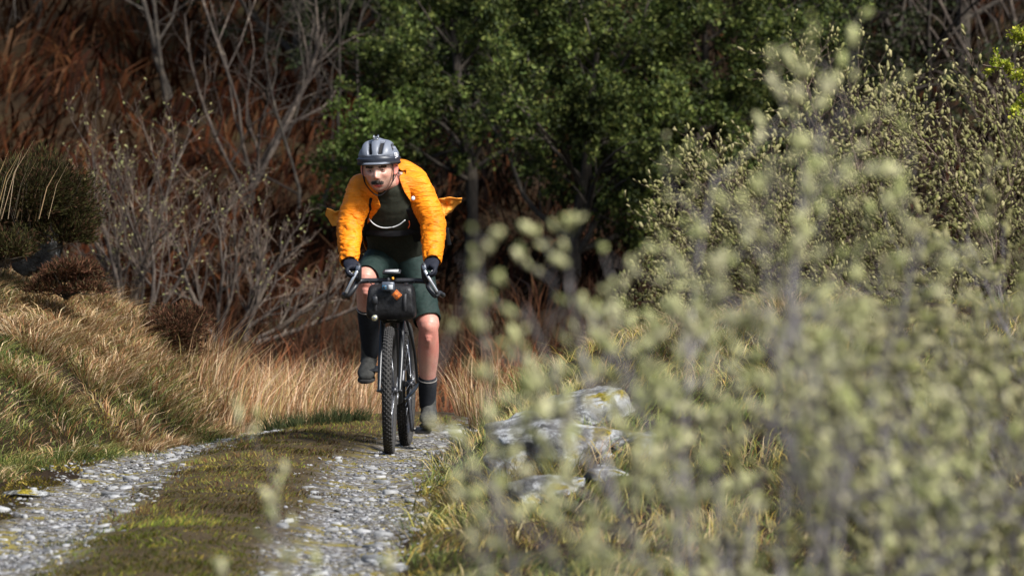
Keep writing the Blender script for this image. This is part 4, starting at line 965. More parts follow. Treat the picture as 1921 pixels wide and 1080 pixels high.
def smooth_border(V, F, it=14):
    e = np.sort(np.concatenate([F[:, [k, (k + 1) % 4]] for k in range(4)]), 1); u, c = np.unique(e, axis=0, return_counts=True); b = u[c == 1]; n = len(V); V = V.copy()
    deg = np.bincount(b.ravel(), minlength=n); on = deg == 2
    for _ in range(it):
        s = np.zeros_like(V)
        for ax in range(3): s[:, ax] = np.bincount(b[:, 0], V[b[:, 1], ax], n) + np.bincount(b[:, 1], V[b[:, 0], ax], n)
        V[on] = V[on] * .5 + s[on] / 2 * .5
    return V
def px_of(P):
    W = np.column_stack([RX + P[:, 0] * FX + P[:, 1] * LX, RY + P[:, 0] * FY + P[:, 1] * LY, P[:, 2] + RZ])
    return np.column_stack([960.5 + W[:, 0] / W[:, 1] * FPX, HORIZON - (W[:, 2] - HC) / W[:, 1] * FPX])
person = empty('person', (RX, RY, RZ), TH)
tag(person, 'cyclist in an open orange jacket and helmet, leaning over the bars towards the camera', 'person')

J = dict(pelvis=loc(748, 486, -.17), belly=loc(744, 448, -.06), chest=loc(738, 395, .07), neck0=loc(736, 352, .16),
         shR=loc(676, 356, .15), shL=loc(786, 350, .13), elR=loc(656, 425, .25), elL=loc(813, 422, .23), wrR=loc(655, 490, .435), wrL=loc(812, 488, .42),
         hipR=loc(722, 490, -.15), hipL=loc(772, 490, -.15), knR=loc(686, 524, .19), knL=loc(804, 612, .13),
         anR=loc(695, 664, -.085), anL=loc(801, 760, -.075))
HEAD = loc(711, 317, .30); HS = 1.08
HR = rotm(z=R(-4), y=R(8)) @ rotm(x=R(3))            # head turned to the riders right, chin slightly down
def head_shape():
    V, F = sphere((0, 0, 0), 1, 100, 80); x, y, z = V.T.copy()
    X = np.where(x > 0, x * .094, x * .103); Y = np.sign(y) * np.abs(y) ** .9 * .0765; Z = z * .121
    t = np.clip(-Z / .115, 0, 1); fr = np.clip(x * 1.6, 0, 1)
    Y *= 1 - .30 * t ** 1.5
    X = np.where(X > 0, X * (1 + .04 * t) + .006 * t * fr, X * (1 - .5 * t))
    g = lambda y0, z0, sy, sz: np.exp(-((Y - y0) / sy) ** 2 - ((Z - z0) / sz) ** 2) * fr
    d = .005 * g(0, .024, .05, .010) - .003 * g(0, .012, .012, .01)
    for s in (-1, 1):
        d += -.0125 * g(s * .031, .004, .016, .012) + .007 * g(s * .047, -.020, .018, .016) + .006 * g(s * .0125, -.0345, .007, .008) - .004 * g(s * .040, -.052, .012, .02) + .003 * g(s * .030, -.012, .014, .006)
    for zz, a, sy in ((.006, .007, .010), (-.006, .010, .010), (-.018, .014, .011), (-.028, .017, .012), (-.034, .010, .011)): d += a * g(0, zz, sy, .009)
    d += .006 * g(0, -.0585, .020, .006) + .009 * g(0, -.0755, .017, .006) - .017 * g(0, -.0665, .017, .0055) + .011 * g(0, -.104, .020, .014) - .004 * g(0, -.087, .02, .006)
    X = X + d
    V = np.column_stack([X, Y, Z]); return V, F
def ear(s):
    V, F = sphere((0, 0, 0), (.019, .008, .032), 16, 12, rotm(y=R(-12))); 
    rim = catmull(np.array([(.012, 0, -.024), (-.008, s * .004, -.022), (-.020, s * .007, .004), (-.012, s * .007, .026), (.008, s * .004, .030), (.016, 0, .014)]), 18)
    T = rotm(z=s * R(-24)); c = np.array((-.004, s * .078, -.006))
    V2, F2 = loft(rim, .0050, n=8, m=18)
    return [(V @ T.T * (1, .7, 1) + c, F), (V2 @ T.T + c + (0, s * .004, 0), F2)]
def toW(V): return np.asarray(V) * HS @ HR.T + HEAD
hs = head_shape(); head_parts = [(toW(hs[0]), hs[1])] + [(toW(v), f) for s in (-1, 1) for v, f in ear(s)]

def hand(s, wr, h, scale):
    """palm and five fingers closed over the brake hood"""
    w = np.array(wr); k = np.array([.508, h[1] + s * .030, h[2] + .008]); P = []
    ax = nrm(k - w)
    P.append(loft([w - ax * .03, w, w * .5 + k * .5 + (0, 0, .006), k], np.array([.027, .027, .038, .036]) * scale, np.array([.024, .022, .020, .016]) * scale, n=18, m=16))
    for i, (dx, ln, dz) in enumerate(((.020, 1.0, .006), (.004, 1.08, .0), (-.013, 1.0, -.004), (-.029, .85, -.008))):
        b = k + (dx * .9, s * .010, dz); o = np.array([.032 if i == 0 else 0.02, 0, 0])
        q1 = b + np.array([.012, s * .018, -.014]) * ln; q2 = b + np.array([.030 - .004 * i, s * .010, -.036]) * ln; q3 = b + np.array([.032 - .004 * i, -s * .014, -.046]) * ln; q4 = b + np.array([.020, -s * .030, -.046]) * ln
        P.append(loft([b + (-.022, -s * .012, 0), b, q1, q2, q3, q4], np.array([.0105, .0105, .0102, .0095, .009, .0078]) * scale, n=12, m=22))
    b = w * .45 + k * .55 + (0, -s * .026, -.002)
    P.append(loft([b + (-.02, s * .01, 0), b, b + (.026, -s * .012, -.008), b + (.050, -s * .010, -.020)], np.array([.013, .0125, .0115, .009]) * scale, n=12, m=14))
    return P
def foot(an, toe_drop, s, scale=1.0, up=0.0):
    c, d = math.cos(toe_drop), math.sin(toe_drop)
    f = lambda x, z: an + np.array([x * c + z * d, s * (.010 + .05 * max(x, 0)), -x * d + z * c])
    return [loft([f(-.055, -.055), f(-.035, -.048), f(.04, -.048), f(.12, -.062), f(.17, -.070)], np.array([.030, .036, .038, .047, .034]) * scale, np.array([.034, .045, .044, .030, .020]) * scale, n=20, m=20),
            loft([f(0, .06), f(.0, 0), f(.012, -.04)], np.array([.040, .040, .044]) * scale, n=18, m=10)]
def leg(hip, kn, an, s, a=1.0):
    m1 = hip * .55 + kn * .45; m2 = kn * .68 + an * .32; m3 = kn * .38 + an * .62
    bk = np.array([-.022, 0, -.005])
    return [loft([hip, m1 + (0, 0, .01), kn + (-.01, 0, .005)], np.array([.098, .082, .061]) * a, n=24, m=18),
            loft([kn + (-.012, 0, .02), kn + (0, 0, -.01), m2 + bk * .6, m3 + bk * .5, an], np.array([.058, .054, .060, .046, .037]) * a, n=24, m=26),
            sphere(kn + (.020, 0, .0), (.040, .036, .044), 16, 12), sphere(kn + (.022, 0, -.055), (.024, .026, .022), 12, 10), loft([kn + (.028, 0, -.07), m2 + (.030, 0, 0), m3 + (.022, 0, 0)], [.018, .020, .014], n=12, m=10)]
def arm(sh, el, wr, a=1.0):
    m = el * .62 + wr * .38
    return [loft([sh, sh * .5 + el * .5, el], np.array([.060, .052, .043]) * a, n=18, m=14), loft([el, m, wr], np.array([.043, .042, .027]) * a, n=18, m=14)]
chest_pts = [J['pelvis'] + (0, 0, -.04), J['pelvis'], J['belly'], J['chest'], J['neck0']]
body_parts = list(head_parts)
body_parts.append(loft([J['neck0'] + (-.02, 0, -.03), J['neck0'] + (.04, -.004, .04), HEAD + np.array([-.02, 0, -.065]) @ HR.T, HEAD + np.array([-.02, 0, -.01]) @ HR.T], [.075, .060, .056, .05], n=22, m=18))
body_parts.append(loft(chest_pts, [.15, .165, .155, .175, .10], [.11, .115, .11, .115, .08], n=30, m=26))
body_parts.append(loft([J['shR'], (J['shR'] + J['shL']) / 2 + (.0, 0, .02), J['shL']], [.062, .075, .062], side=(1, 0, 0), n=20, m=14))
for q in ('R', 'L'):
    s = -1 if q == 'R' else 1; hd = hoodR if q == 'R' else hoodL
    body_parts += arm(J['sh' + q], J['el' + q], J['wr' + q]) + hand(s, J['wr' + q], hd, .86) + leg(J['hip' + q], J['kn' + q], J['an' + q], s) + foot(J['an' + q], R(22 if q == 'R' else 4), s, .86)
V, F = remesh(body_parts, .0050, 2)
# skin tones: lips, flushed cheeks and knees, grey stubble, darker eye sockets and mouth line
hv = (V - HEAD) @ HR / HS; X, Y, Z = hv.T; onhead = (np.abs(Y) < .1) & (Z > -.128) & (np.linalg.norm(hv, axis=1) < .15)
base = np.tile(np.array([.64, .37, .28]), (len(V), 1))
def paint(c, w): 
    global base
    w = np.clip(w, 0, 1)[:, None]; base = base * (1 - w) + np.array(c) * w
gg = lambda y0, z0, sy, sz: np.exp(-((Y - y0) / sy) ** 2 - ((Z - z0) / sz) ** 2) * (X > .02) * onhead
st = np.clip((-.030 - Z) / .03, 0, 1) * onhead * np.clip((X + .03) / .05, 0, 1)
paint((.36, .245, .20), st * (.55 + .5 * fbm(V[:, 0] * 160, V[:, 1] * 160, V[:, 2] * 160, 2)))
for s in (-1, 1): paint((.58, .215, .16), .45 * gg(s * .045, -.022, .02, .018)); paint((.30, .14, .11), .55 * gg(s * .031, .002, .017, .011))
paint((.60, .22, .165), .5 * gg(0, -.03, .014, .012)); paint((.60, .085, .085), 1.5 * gg(0, -.0765, .019, .0070)); paint((.42, .10, .09), .7 * gg(0, -.0585, .018, .005)); paint((.05, .015, .012), .95 * gg(0, -.0665, .016, .0038))
paint((.60, .19, .15), .8 * onhead * (np.abs(Y) > .076))
for q in ('R', 'L'):
    dk = np.linalg.norm(V - J['kn' + q], axis=1); paint((.52, .195, .15), .75 * np.exp(-(dk / .11) ** 2)); 
leg_mask = V[:, 2] < J['knR'][2]; paint((.56, .20, .155), leg_mask * (V[:, 2] < .95) * (.55 + .9 * fbm(V[:, 0] * 14, V[:, 1] * 14, V[:, 2] * 14, 4)))
pp = px_of(V)
for (x0, y0, x1, y1) in ((672, 590, 679, 601), (676, 584, 673, 597), (678, 600, 683, 612), (673, 603, 681, 607)):     # small dark tattoo on the riders right shin
    t = np.clip(((pp[:, 0] - x0) * (x1 - x0) + (pp[:, 1] - y0) * (y1 - y0)) / ((x1 - x0) ** 2 + (y1 - y0) ** 2), 0, 1); dd = np.hypot(pp[:, 0] - x0 - t * (x1 - x0), pp[:, 1] - y0 - t * (y1 - y0)); paint((.06, .05, .055), .85 * (dd < 1.1))
def skin_mat():
    m, nt, b = mk('skin'); a = nt.nodes.new('ShaderNodeAttribute'); a.attribute_name = 'Col'
    n = noise(nt, 160, 4, .6, coord(nt)); r = ramp(nt, [(.3, (.86, .84, .84)), (.7, (1.08, 1.1, 1.1))]); nt.links.new(n.outputs['Fac'], r.inputs[0])
    mu = nt.nodes.new('ShaderNodeVectorMath'); mu.operation = 'MULTIPLY'; nt.links.new(a.outputs['Color'], mu.inputs[0]); nt.links.new(r.outputs[0], mu.inputs[1]); nt.links.new(mu.outputs[0], b.inputs['Base Color'])
    b.inputs['Roughness'].default_value = .45; b.inputs['Subsurface Weight'].default_value = .12; b.inputs['Subsurface Radius'].default_value = (.01, .004, .002); b.inputs['Subsurface Scale'].default_value = .6
    bump(nt, b, n.outputs['Fac'], .15, .002); return m
M['skin'] = skin_mat()
body_o = link('body', mesh_data('body', V, [F], M['skin'], True, base), person)
bodyV, bodyF = V, F; bodyN = normals(V, F)
# eyes
def eye_mat():
    m, nt, b = mk('eye'); v = coord(nt); sx = nt.nodes.new('ShaderNodeSeparateXYZ'); nt.links.new(v, sx.inputs[0])
    r = ramp(nt, [(.0, (.40, .36, .34)), (.88, (.40, .36, .34)), (.90, (.04, .028, .02)), (.975, (.03, .02, .015)), (.985, (.004, .004, .004))]); mr = nt.nodes.new('ShaderNodeMath'); mr.operation = 'MULTIPLY'; mr.inputs[1].default_value = 1 / .0122
    nt.links.new(sx.outputs['X'], mr.inputs[0]); nt.links.new(mr.outputs[0], r.inputs[0]); nt.links.new(r.outputs[0], b.inputs['Base Color']); b.inputs['Roughness'].default_value = .1; return m
M['eye'] = eye_mat()
for s in (-1, 1):
    V, F = sphere((0, 0, 0), .0122, 20, 14); o = link('eye', mesh_data('eye', V, F, M['eye']), person, toW(np.array([.0735, s * .031, .003])).tolist()); o.rotation_euler = Matrix((HR @ rotm(z=R(-4))).tolist()).to_euler()
    lid = []
    for z0, sg in ((.0055, 1), (-.0065, -1)):
        a = np.linspace(-1, 1, 9); lid.append(loft(toW(np.column_stack([.0852 - .004 * a * a, s * .031 + a * .0135, .003 + (z0 - .003 * sg * a * a)])), .0032, n=8, m=12))
    G = Geo(); [G.add(*x) for x in lid]; G.build('eyelids', M['skin'], o if False else person, True)
    me = person.children[-1].data; at = me.color_attributes.new('Col', 'FLOAT_COLOR', 'POINT'); c = np.ones((len(me.vertices), 4), np.float32); c[:, :3] = (.40, .20, .15); at.data.foreach_set('color', c.ravel())
# hair: short, greying; brows; moustache
def hairs(name, mask, n, L, cols, seed, lay, jit=.5, w=.0011):
    rs = np.random.RandomState(seed); idx = np.where(mask)[0]; i = rs.choice(idx, n); hN = bodyN[i]
    D = nrm(hN * .6 + (np.asarray(lay) @ HR.T)[None] + rs.normal(0, jit, (n, 3)) * .6); P = bodyV[i] + rs.normal(0, .0015, (n, 3)); Ls = L * rs.uniform(.6, 1.2, n)
    V, F, c = leaves(P, D, Ls, np.full(n, w), pick(rs, n, cols), rs); return link(name, mesh_data(name, V, F, M['hairs'], False, c), person)
hb = onhead
hairs('hair', hb & (Z > -.045) & (X < .035) & (np.abs(Y) > .045) & ((X < -.03) | (Z > .028)) | hb & (X < -.05) & (Z > -.06), 4500, .014, [(.06, .045, .035), (.10, .085, .07), (.17, .15, .135)], 1, (-.5, 0, -.6))
hairs('moustache', hb & (X > .05) & (np.abs(Y) < .029) & (Z < -.0455 - .22 * np.abs(Y)) & (Z > -.0570 - .22 * np.abs(Y)), 1100, .0095, [(.035, .026, .02), (.07, .055, .045), (.13, .11, .095)], 2, (.25, 0, -1.0), .35, .0014)
for s in (-1, 1): hairs('eyebrow', hb & (X > .03) & (np.abs(Y - s * .031) < .019) & (np.abs(Z - .0225 + .10 * np.abs(np.abs(Y) - .030)) < .0042), 420, .0065, [(.025, .018, .014), (.05, .038, .03)], 3, (.2, s * 1.0, .1), .3, .0013)

# ------------------------------------------------------------------ clothes
def fabric(name, c, rough=.8, var=.25, crink=0.0, sheen=0.0, scale=60, spec=.25):
    m, nt, b = mk(name); v = coord(nt); n = noise(nt, scale, 5, .65, v)
    r = ramp(nt, [(.3, [x * (1 - var) for x in c]), (.7, [x * (1 + var) for x in c])]); nt.links.new(n.outputs['Fac'], r.inputs[0]); nt.links.new(r.outputs[0], b.inputs['Base Color'])
    b.inputs['Roughness'].default_value = rough; b.inputs['Sheen Weight'].default_value = sheen; b.inputs['Specular IOR Level'].default_value = spec
    if crink:
        mp = nt.nodes.new('ShaderNodeMapping'); mp.inputs['Scale'].default_value = (.6, .45, 2.3); mp.inputs['Rotation'].default_value = (.5, .3, 0); nt.links.new(v, mp.inputs[0]); n2 = noise(nt, 22, 3, .5, mp.outputs[0], 1.2); n3 = noise(nt, 60, 2, .5, mp.outputs[0], .8); ad = nt.nodes.new('ShaderNodeMath'); ad.operation = 'MULTIPLY_ADD'; ad.inputs[1].default_value = .4
        nt.links.new(n3.outputs['Fac'], ad.inputs[0]); nt.links.new(n2.outputs['Fac'], ad.inputs[2]); bump(nt, b, ad.outputs[0], crink, .016)
    else: bump(nt, b, n.outputs['Fac'], .3, .002)
    return m
M['jacket'] = fabric('orange_shell_fabric', (.80, .225, .006), .5, .30, .75, 0.0, 9, .25)
M['shirt'] = fabric('dark_olive_jersey', (.024, .026, .017), .9, .3)
M['shorts'] = fabric('dark_green_shorts', (.012, .026, .022), .75, .3)
M['sock'] = fabric('black_sock', (.016, .018, .022), .95, .3)
M['sock_band'] = fabric('pale_sock_band', (.36, .33, .30), .9, .1)
M['glove'] = fabric('navy_black_glove', (.010, .012, .020), .7, .3)
M['glove_print'] = fabric('pale_glove_print', (.7, .7, .72), .6, .05)
M['shoe'] = fabric('dusty_grey_shoe', (.055, .055, .05), .8, .45, 0, 0, 40)
M['sole'] = simple('dark_sole', (.03, .028, .025), .9, 0, .4)
M['strap'] = fabric('black_webbing', (.008, .008, .009), .7, .3)
def seg_param(P, chain):
    """distance along a joint chain and angle around it for every point"""
    best = np.full(len(P), 9.0); S = np.zeros(len(P)); A = np.zeros(len(P)); s0 = 0
    for a, b in zip(chain[:-1], chain[1:]):
        d = b - a; L = np.linalg.norm(d); d = d / L; t = np.clip((P - a) @ d, 0, L); r = P - a - t[:, None] * d; dist = np.linalg.norm(r, axis=1); k = dist < best
        e1 = nrm(np.cross(d, (.3, .2, 1))); e2 = np.cross(d, e1); best = np.where(k, dist, best); S = np.where(k, s0 + t, S); A = np.where(k, np.arctan2(r @ e2, r @ e1), A); s0 += L
    return S, A
def wrinkle(V, N, chain, amp, fs=34, fa=.9, seed=0.0):
    S, A = seg_param(V, chain); w = fbm(S * fs * .35, A * 1.2, seed, 2) * .9
    n1 = 1 - np.abs(vn(S * fs + 1.6 * w, np.cos(A) * fa + 9, np.sin(A) * fa + seed)) * 2; n2 = 1 - np.abs(vn(S * fs * 2.1 + w, np.cos(A) * fa * 2 + 3, np.sin(A) * fa * 2 + seed * 2)) * 2
    n3 = fbm(S * 10, np.cos(A) * 1.5, np.sin(A) * 1.5 + seed, 2)
    cr = np.exp(-(vn(S * fs * .8 + 1.2 * w + 1.1 * np.sin(A + seed), np.cos(A) * .5 + 20, np.sin(A) * .5 + seed) / .17) ** 2) * sst(-.3, .3, vn(S * 8, np.cos(A) * 1.3, np.sin(A) * 1.3 + 40))
    return V + N * (amp * (.75 * n1 + .45 * n2 + .5 * n3 - 1.5 * cr))[:, None]
# jersey and shorts
def torso(k, kb, z0=0): return loft(chest_pts, np.array([.15, .165, .155, .175, .105]) * k, np.array([.11, .115, .11, .115, .085]) * kb, n=32, m=28)
V, F = remesh([torso(1.08, 1.10), loft([J['neck0'] + (-.02, 0, -.03), J['neck0'] + (.025, 0, .004)], [.09, .076], n=20, m=8), loft([J['shR'], (J['shR'] + J['shL']) / 2, J['shL']], [.066, .078, .066], side=(1, 0, 0), n=20, m=14)], .008, 2)
V = wrinkle(V, normals(V, F), [J['pelvis'], J['chest'], J['neck0']], .0028, 16, 1.2, 3.0)
link('jersey', mesh_data('jersey', V, [F], M['shirt']), person)
for_sh = [torso(1.09, 1.10)]
sp = []
for q in ('R', 'L'):
    hip, kn, an = J['hip' + q], J['kn' + q], J['an' + q]; end = kn + (hip - kn) * (.10 if q == 'L' else .06) + (kn - hip) * .10
    sp.append(loft([hip, hip * .6 + kn * .4 + (0, 0, .008), hip * .3 + kn * .7 + (0, 0, .004), end], np.array([.116, .100, .083, .077]), n=28, m=26))
pelv = loft([J['pelvis'] + (0, 0, -.07), J['pelvis'] + (0, 0, 0), J['belly'] * .6 + J['pelvis'] * .4], [.15, .178, .170], [.12, .128, .122], n=28, m=14)
V, F = remesh(sp + [pelv], .0075, 2); N = normals(V, F)
for q in ('R', 'L'):
    k = (V[:, 1] < 0) if q == 'R' else (V[:, 1] >= 0); W = wrinkle(V, N, [J['hip' + q], J['kn' + q], J['an' + q]], .0035, 20, 1.0, 5.0); V = np.where(k[:, None], W, V)
hem = np.zeros(len(V), bool)
for q in ('R', 'L'):
    d = nrm(J['kn' + q] - J['hip' + q]); e = J['kn' + q] + (J['hip' + q] - J['kn' + q]) * (.10 if q == 'L' else .06)
    hem |= (((V - e) @ d) > .012) & (np.linalg.norm(V - e, axis=1) < .16) & ((V[:, 1] < 0) if q == 'R' else (V[:, 1] >= 0))
V, F, _ = compact(V, F, ~np.any(hem[F], 1)); V = smooth_border(V, F)
so_ = link('shorts', mesh_data('shorts', V, [F], M['shorts']), person); md = so_.modifiers.new('thick', 'SOLIDIFY'); md.thickness = .004
# hanging shorts leg pocket flap seen right of the riders left thigh
# socks, shoes, gloves
for q in ('R', 'L'):
    s = -1 if q == 'R' else 1; kn, an = J['kn' + q], J['an' + q]; t = .62 if q == 'R' else .34
    top = an + (kn - an) * t; mid = an + (kn - an) * t * .5; bk = np.array([-.012, 0, -.002])
    rt = .0605 if q == 'R' else .0515
    V, F = loft([top + bk, mid + bk, an], [rt, (rt + .046) / 2 + .002, .043], n=28, m=20); so = Geo().add(V, F).build('sock', M['sock'], person)
    V, F = loft([top + bk + (kn - an) * .004, top + bk + (kn - an) * -.006], [rt * 1.02, rt * 1.025], n=28, m=4, dome=False); Geo().add(V, F).build('sock_band', M['sock_band'], so)
    V, F = remesh(foot(an, R(22 if q == 'R' else 4), s, 1.08), .005, 2); V = V + normals(V, F) * (.004 * fbm(V[:, 0] * 30, V[:, 1] * 30, V[:, 2] * 30, 2))[:, None]
    sh = link('shoe', mesh_data('shoe', V, [F], M['shoe']), person); c, d = math.cos(R(22 if q == 'R' else 4)), math.sin(R(22 if q == 'R' else 4))
    f = lambda x, z: an + np.array([x * c + z * d, s * (.010 + .05 * max(x, 0)), -x * d + z * c])
    V, F = loft([f(-.085, -.105), f(-.03, -.105), f(.05, -.098), f(.13, -.100), f(.192, -.085)], [.028, .036, .036, .050, .030], [.012, .013, .013, .013, .012], n=20, m=20, power=3); Geo().add(V, F).build('sole', M['sole'], sh)
    G = Geo()
    for i in range(4): x = .035 + .024 * i; G.add(*tube(catmull(np.array([f(x, -.026 - .16 * x) + (0, -.03, -.012), f(x, -.006 - .17 * x) + (0, 0, 0), f(x, -.026 - .16 * x) + (0, .03, -.012)]), 8), .0025, 6, 8))
    G.build('laces', M['sole'], sh)
    V, F = remesh(hand(s, J['wr' + q], hoodR if q == 'R' else hoodL, 1.16), .0035, 1); V = V + normals(V, F) * (.0018 * fbm(V[:, 0] * 70, V[:, 1] * 70, V[:, 2] * 70, 2))[:, None]
    gl = link('glove', mesh_data('glove', V, [F], M['glove']), person)
    hd = hoodR if q == 'R' else hoodL; k = np.array([.512, hd[1] + s * .030, hd[2] + .008])
    G = Geo()
    for i in range(3): G.add(*tube([k + (.040 - .004 * i, s * (.016 - .012 * i) + .0, -.016 - .011 * i), k + (.043 - .004 * i, s * (.010 - .012 * i), -.022 - .011 * i)], .0022, 6))
    G.build('glove_lettering', M['glove_print'], gl)
# jacket: two sleeves and an open shell
G = Geo(); jv = []
for q in ('R', 'L'):
    sh, el, wr = J['sh' + q], J['el' + q], J['wr' + q]; s = -1 if q == 'R' else 1; inn = np.array([0, -s * .055, .0])
    parts = [loft([sh + inn * 1.3 + (0, 0, .0), sh + (0, -s * .01, -.008), sh * .5 + el * .5, el, el * .55 + wr * .45, wr + (wr - el) * .02], [.078, .079, .072, .067, .060, .046], n=30, m=40)]
    V, F = remesh(parts, .0048, 1); N = normals(V, F); V = wrinkle(V, N, [sh, el, wr], .0062, 37, .75, 2.0 + s)
    t = (V - wr) @ nrm(wr - el); keep = ~np.any((t > .012)[F], 1); V, F, _ = compact(V, F, keep); V = smooth_border(V, F); jv.append((V, [F]))
def open_shell():
    pts = [J['belly'] + (-.05, 0, -.02), J['belly'] + (-.02, 0, .03), J['chest'], J['neck0'], J['neck0'] + (.01, 0, .045)]
    V, F = remesh([loft(pts, [.185, .19, .198, .125, .085], [.135, .135, .138, .108, .082], n=36, m=30),
                   loft([J['shR'] + (0, .0, .0), (J['shR'] + J['shL']) / 2 + (0, 0, .012), J['shL']], [.082, .092, .082], side=(1, 0, 0), n=22, m=14), loft([loc(722, 336, .03), loc(755, 330, .02), loc(778, 340, .04)], [.075, .088, .075], side=(1, 0, 0), n=20, m=12)], .0058, 2)
    N = normals(V, F); V = wrinkle(V, N, [J['belly'], J['chest'], J['neck0']], .006, 22, 1.4, 7.0); p = px_of(V)
    lx = np.interp(p[:, 1], [300, 330, 355, 388, 430], [722, 712, 704, 716, 683]); rx = np.interp(p[:, 1], [300, 335, 360, 380, 405, 440], [740, 748, 757, 770, 786, 798])
    front = N[:, 0] + .25 * N[:, 2] > .05
    lower = (p[:, 1] > np.interp(p[:, 0], [640, 683, 798, 830], [428, 428, 455, 455]))
    neck = (V[:, 2] > J['neck0'][2] + .035) & (np.hypot(V[:, 1] - J['neck0'][1], V[:, 0] - J['neck0'][0] - .01) < .075)
    kill = (front & (p[:, 0] > lx) & (p[:, 0] < rx)) | (front & lower) | neck
    return compact(V, F, ~np.any(kill[F], 1))[:2]
V, F = open_shell(); V = smooth_border(V, F); jv.append((V, [F]))
for V, Fs in jv: G.add(V, Fs)
jo = G.build('jacket', M['jacket'], person); md = jo.modifiers.new('thick', 'SOLIDIFY'); md.thickness = .003; md.offset = 1
# raised collar round the neck
col = []
a = np.linspace(R(50), R(310), 26); base_c = J['neck0'] + (.022, -.006, .035)
P0 = np.column_stack([base_c[0] + .082 * np.cos(a), base_c[1] + .088 * np.sin(a), base_c[2] - .012 + .018 * np.cos(a + math.pi) - .02 * (np.cos(a) > .2)])
rows = [P0 + (0, 0, 0), (P0 - base_c) * (.96, .96, 1) + base_c + (.008, 0, .022), (P0 - base_c) * (1.0, 1.0, 1) + base_c + (.014, 0, .040)]
V = np.vstack(rows); V = V + .004 * np.column_stack([fbm(V[:, 0] * 40, V[:, 1] * 40, V[:, 2] * 40 + k, 2) for k in range(3)])
cg = Geo().add(V, [grid_faces(3, 26)]).build('collar', M['jacket'], jo); md = cg.modifiers.new('thick', 'SOLIDIFY'); md.thickness = .004
def sheet(corners, nu, nv, amp, seed):
    a, b, c, d = [np.asarray(q) for q in corners]; u, v = np.meshgrid(np.linspace(0, 1, nu), np.linspace(0, 1, nv), indexing='ij'); u, v = u[..., None], v[..., None]
    P = a * (1 - u) * (1 - v) + b * u * (1 - v) + c * u * v + d * (1 - u) * v; P = P + (b + c - a - d) * .10 * u * np.sin(v * math.pi * 1.0); w = fbm(u[..., 0] * 3 + seed, v[..., 0] * 2.5, seed, 3)
    P = P + np.stack([w * amp * 1.6, w * amp * .3, fbm(u[..., 0] * 2, v[..., 0] * 3 + seed, 1.0, 2) * amp * .8], -1) + np.stack([np.sin(u[..., 0] * 3.1) * amp * 1.5, 0 * w, 0 * w], -1)
    return P.reshape(-1, 3), [grid_faces(nu, nv)]
tails = [((loc(822, 372, .02), loc(866, 369, -.02), loc(846, 398, -.10), loc(824, 408, .0)), 3.0), ((loc(650, 396, .06), loc(612, 391, -.02), loc(624, 424, -.05), loc(648, 424, .02)), 6.0)]
M['lining'] = fabric('pale_orange_lining', (.85, .33, .04), .55, .1, .7, 0, 30, .25)
for (c4, sd) in tails:
    V, F = sheet(c4, 22, 16, .024, sd); o = Geo().add(V, F).build('jacket_tail', M['lining'], jo); md = o.modifiers.new('thick', 'SOLIDIFY'); md.thickness = .004
    if sd == 3.0:
        Geo().add(*tube(np.array([V[21 * 16 + k] for k in range(0, 16, 3)]), .004, 6)).add(*tube(np.array([V[i * 16 + 15] for i in range(8, 22, 3)]), .003, 6)).build('tail_zip', M['strap'], o)
    else: Geo().add(*tube(np.array([V[21 * 16 + k] for k in range(0, 16, 3)]), .003, 6)).build('tail_zip', M['strap'], o)
bd = loc(775, 372, .255); Geo().add(*sphere(bd, (.004, .011, .012), 16, 8)).build('badge', M['glove_print'], jo)
# ------------------------------------------------------------------ pack harness on the chest
pack = empty('backpack', (RX, RY, RZ), TH); tag(pack, 'black backpack with chest harness and pale drinking tube worn over the jersey', 'backpack')
G = Geo(); bb = J['chest'] * .55 + J['belly'] * .45 + (-.16, 0, .13); V, F = loft([bb + (-.09, 0, -.15), bb + (-.03, 0, -.05), bb + (.05, 0, .08), bb + (.10, 0, .14)], [.10, .13, .13, .09], [.06, .08, .07, .04], n=26, m=18, power=2.8); G.add(V, F); G.build('pack_body', M['strap'], pack)
from mathutils.bvhtree import BVHTree
jme = [c for c in person.children if c.name.startswith('jersey')][0].data
_bv = BVHTree.FromPolygons([v.co[:] for v in jme.vertices], [p.vertices[:] for p in jme.polygons])
def on_chest(px, py, off=.008):
    """point on the front of the jersey seen at (px, py)"""
    a, b = loc(px, py, .8), loc(px, py, -.6); h = _bv.ray_cast(Vector(a), Vector(b - a).normalized())
    p = np.array(h[0]) if h[0] is not None else loc(px, py, .12); n = np.array(h[1]) if h[0] is not None else np.array([1, 0, 0.])
    if n[0] < 0: n = -n
    return p + n * off
def ribbon(pts, w, th, name, mat, parent=pack):
    P = catmull(np.array(pts), 24); V, F = loft(P, w, th, side=(0, 1, .15), n=12, m=24, power=4, dome=False); return Geo().add(V, F).build(name, mat, parent)
ribbon([on_chest(x, y, .010) for x, y in ((770, 388), (775, 402), (779, 420), (782, 436), (784, 450))], .034, .006, 'shoulder_strap', M['strap'])
ribbon([on_chest(x, y, .010) for x, y in ((704, 372), (698, 392), (692, 415), (690, 440))], .026, .006, 'shoulder_strap', M['strap'])
V = [on_chest(x, y, .008) for x, y in ((690, 432), (712, 436), (738, 437), (762, 434), (784, 428))]
Geo().add(*loft(np.array(V), .018, .005, side=(0, 0, 1), n=12, m=24, power=4)).build('chest_strap', M['strap'], pack)
M['tube'] = simple('pale_drinking_tube', (.62, .64, .64), .3, 0, .08, 40, 0)
Geo().add(*tube(catmull(np.array([on_chest(x, y, .016) for x, y in ((695, 408), (704, 418), (718, 424), (734, 424), (748, 419), (759, 410))]), 24), .0034, 8, 24)).build('drinking_tube', M['tube'], pack)
M['red'] = simple('orange_red_cord', (.75, .12, .03), .5, 0, .1)
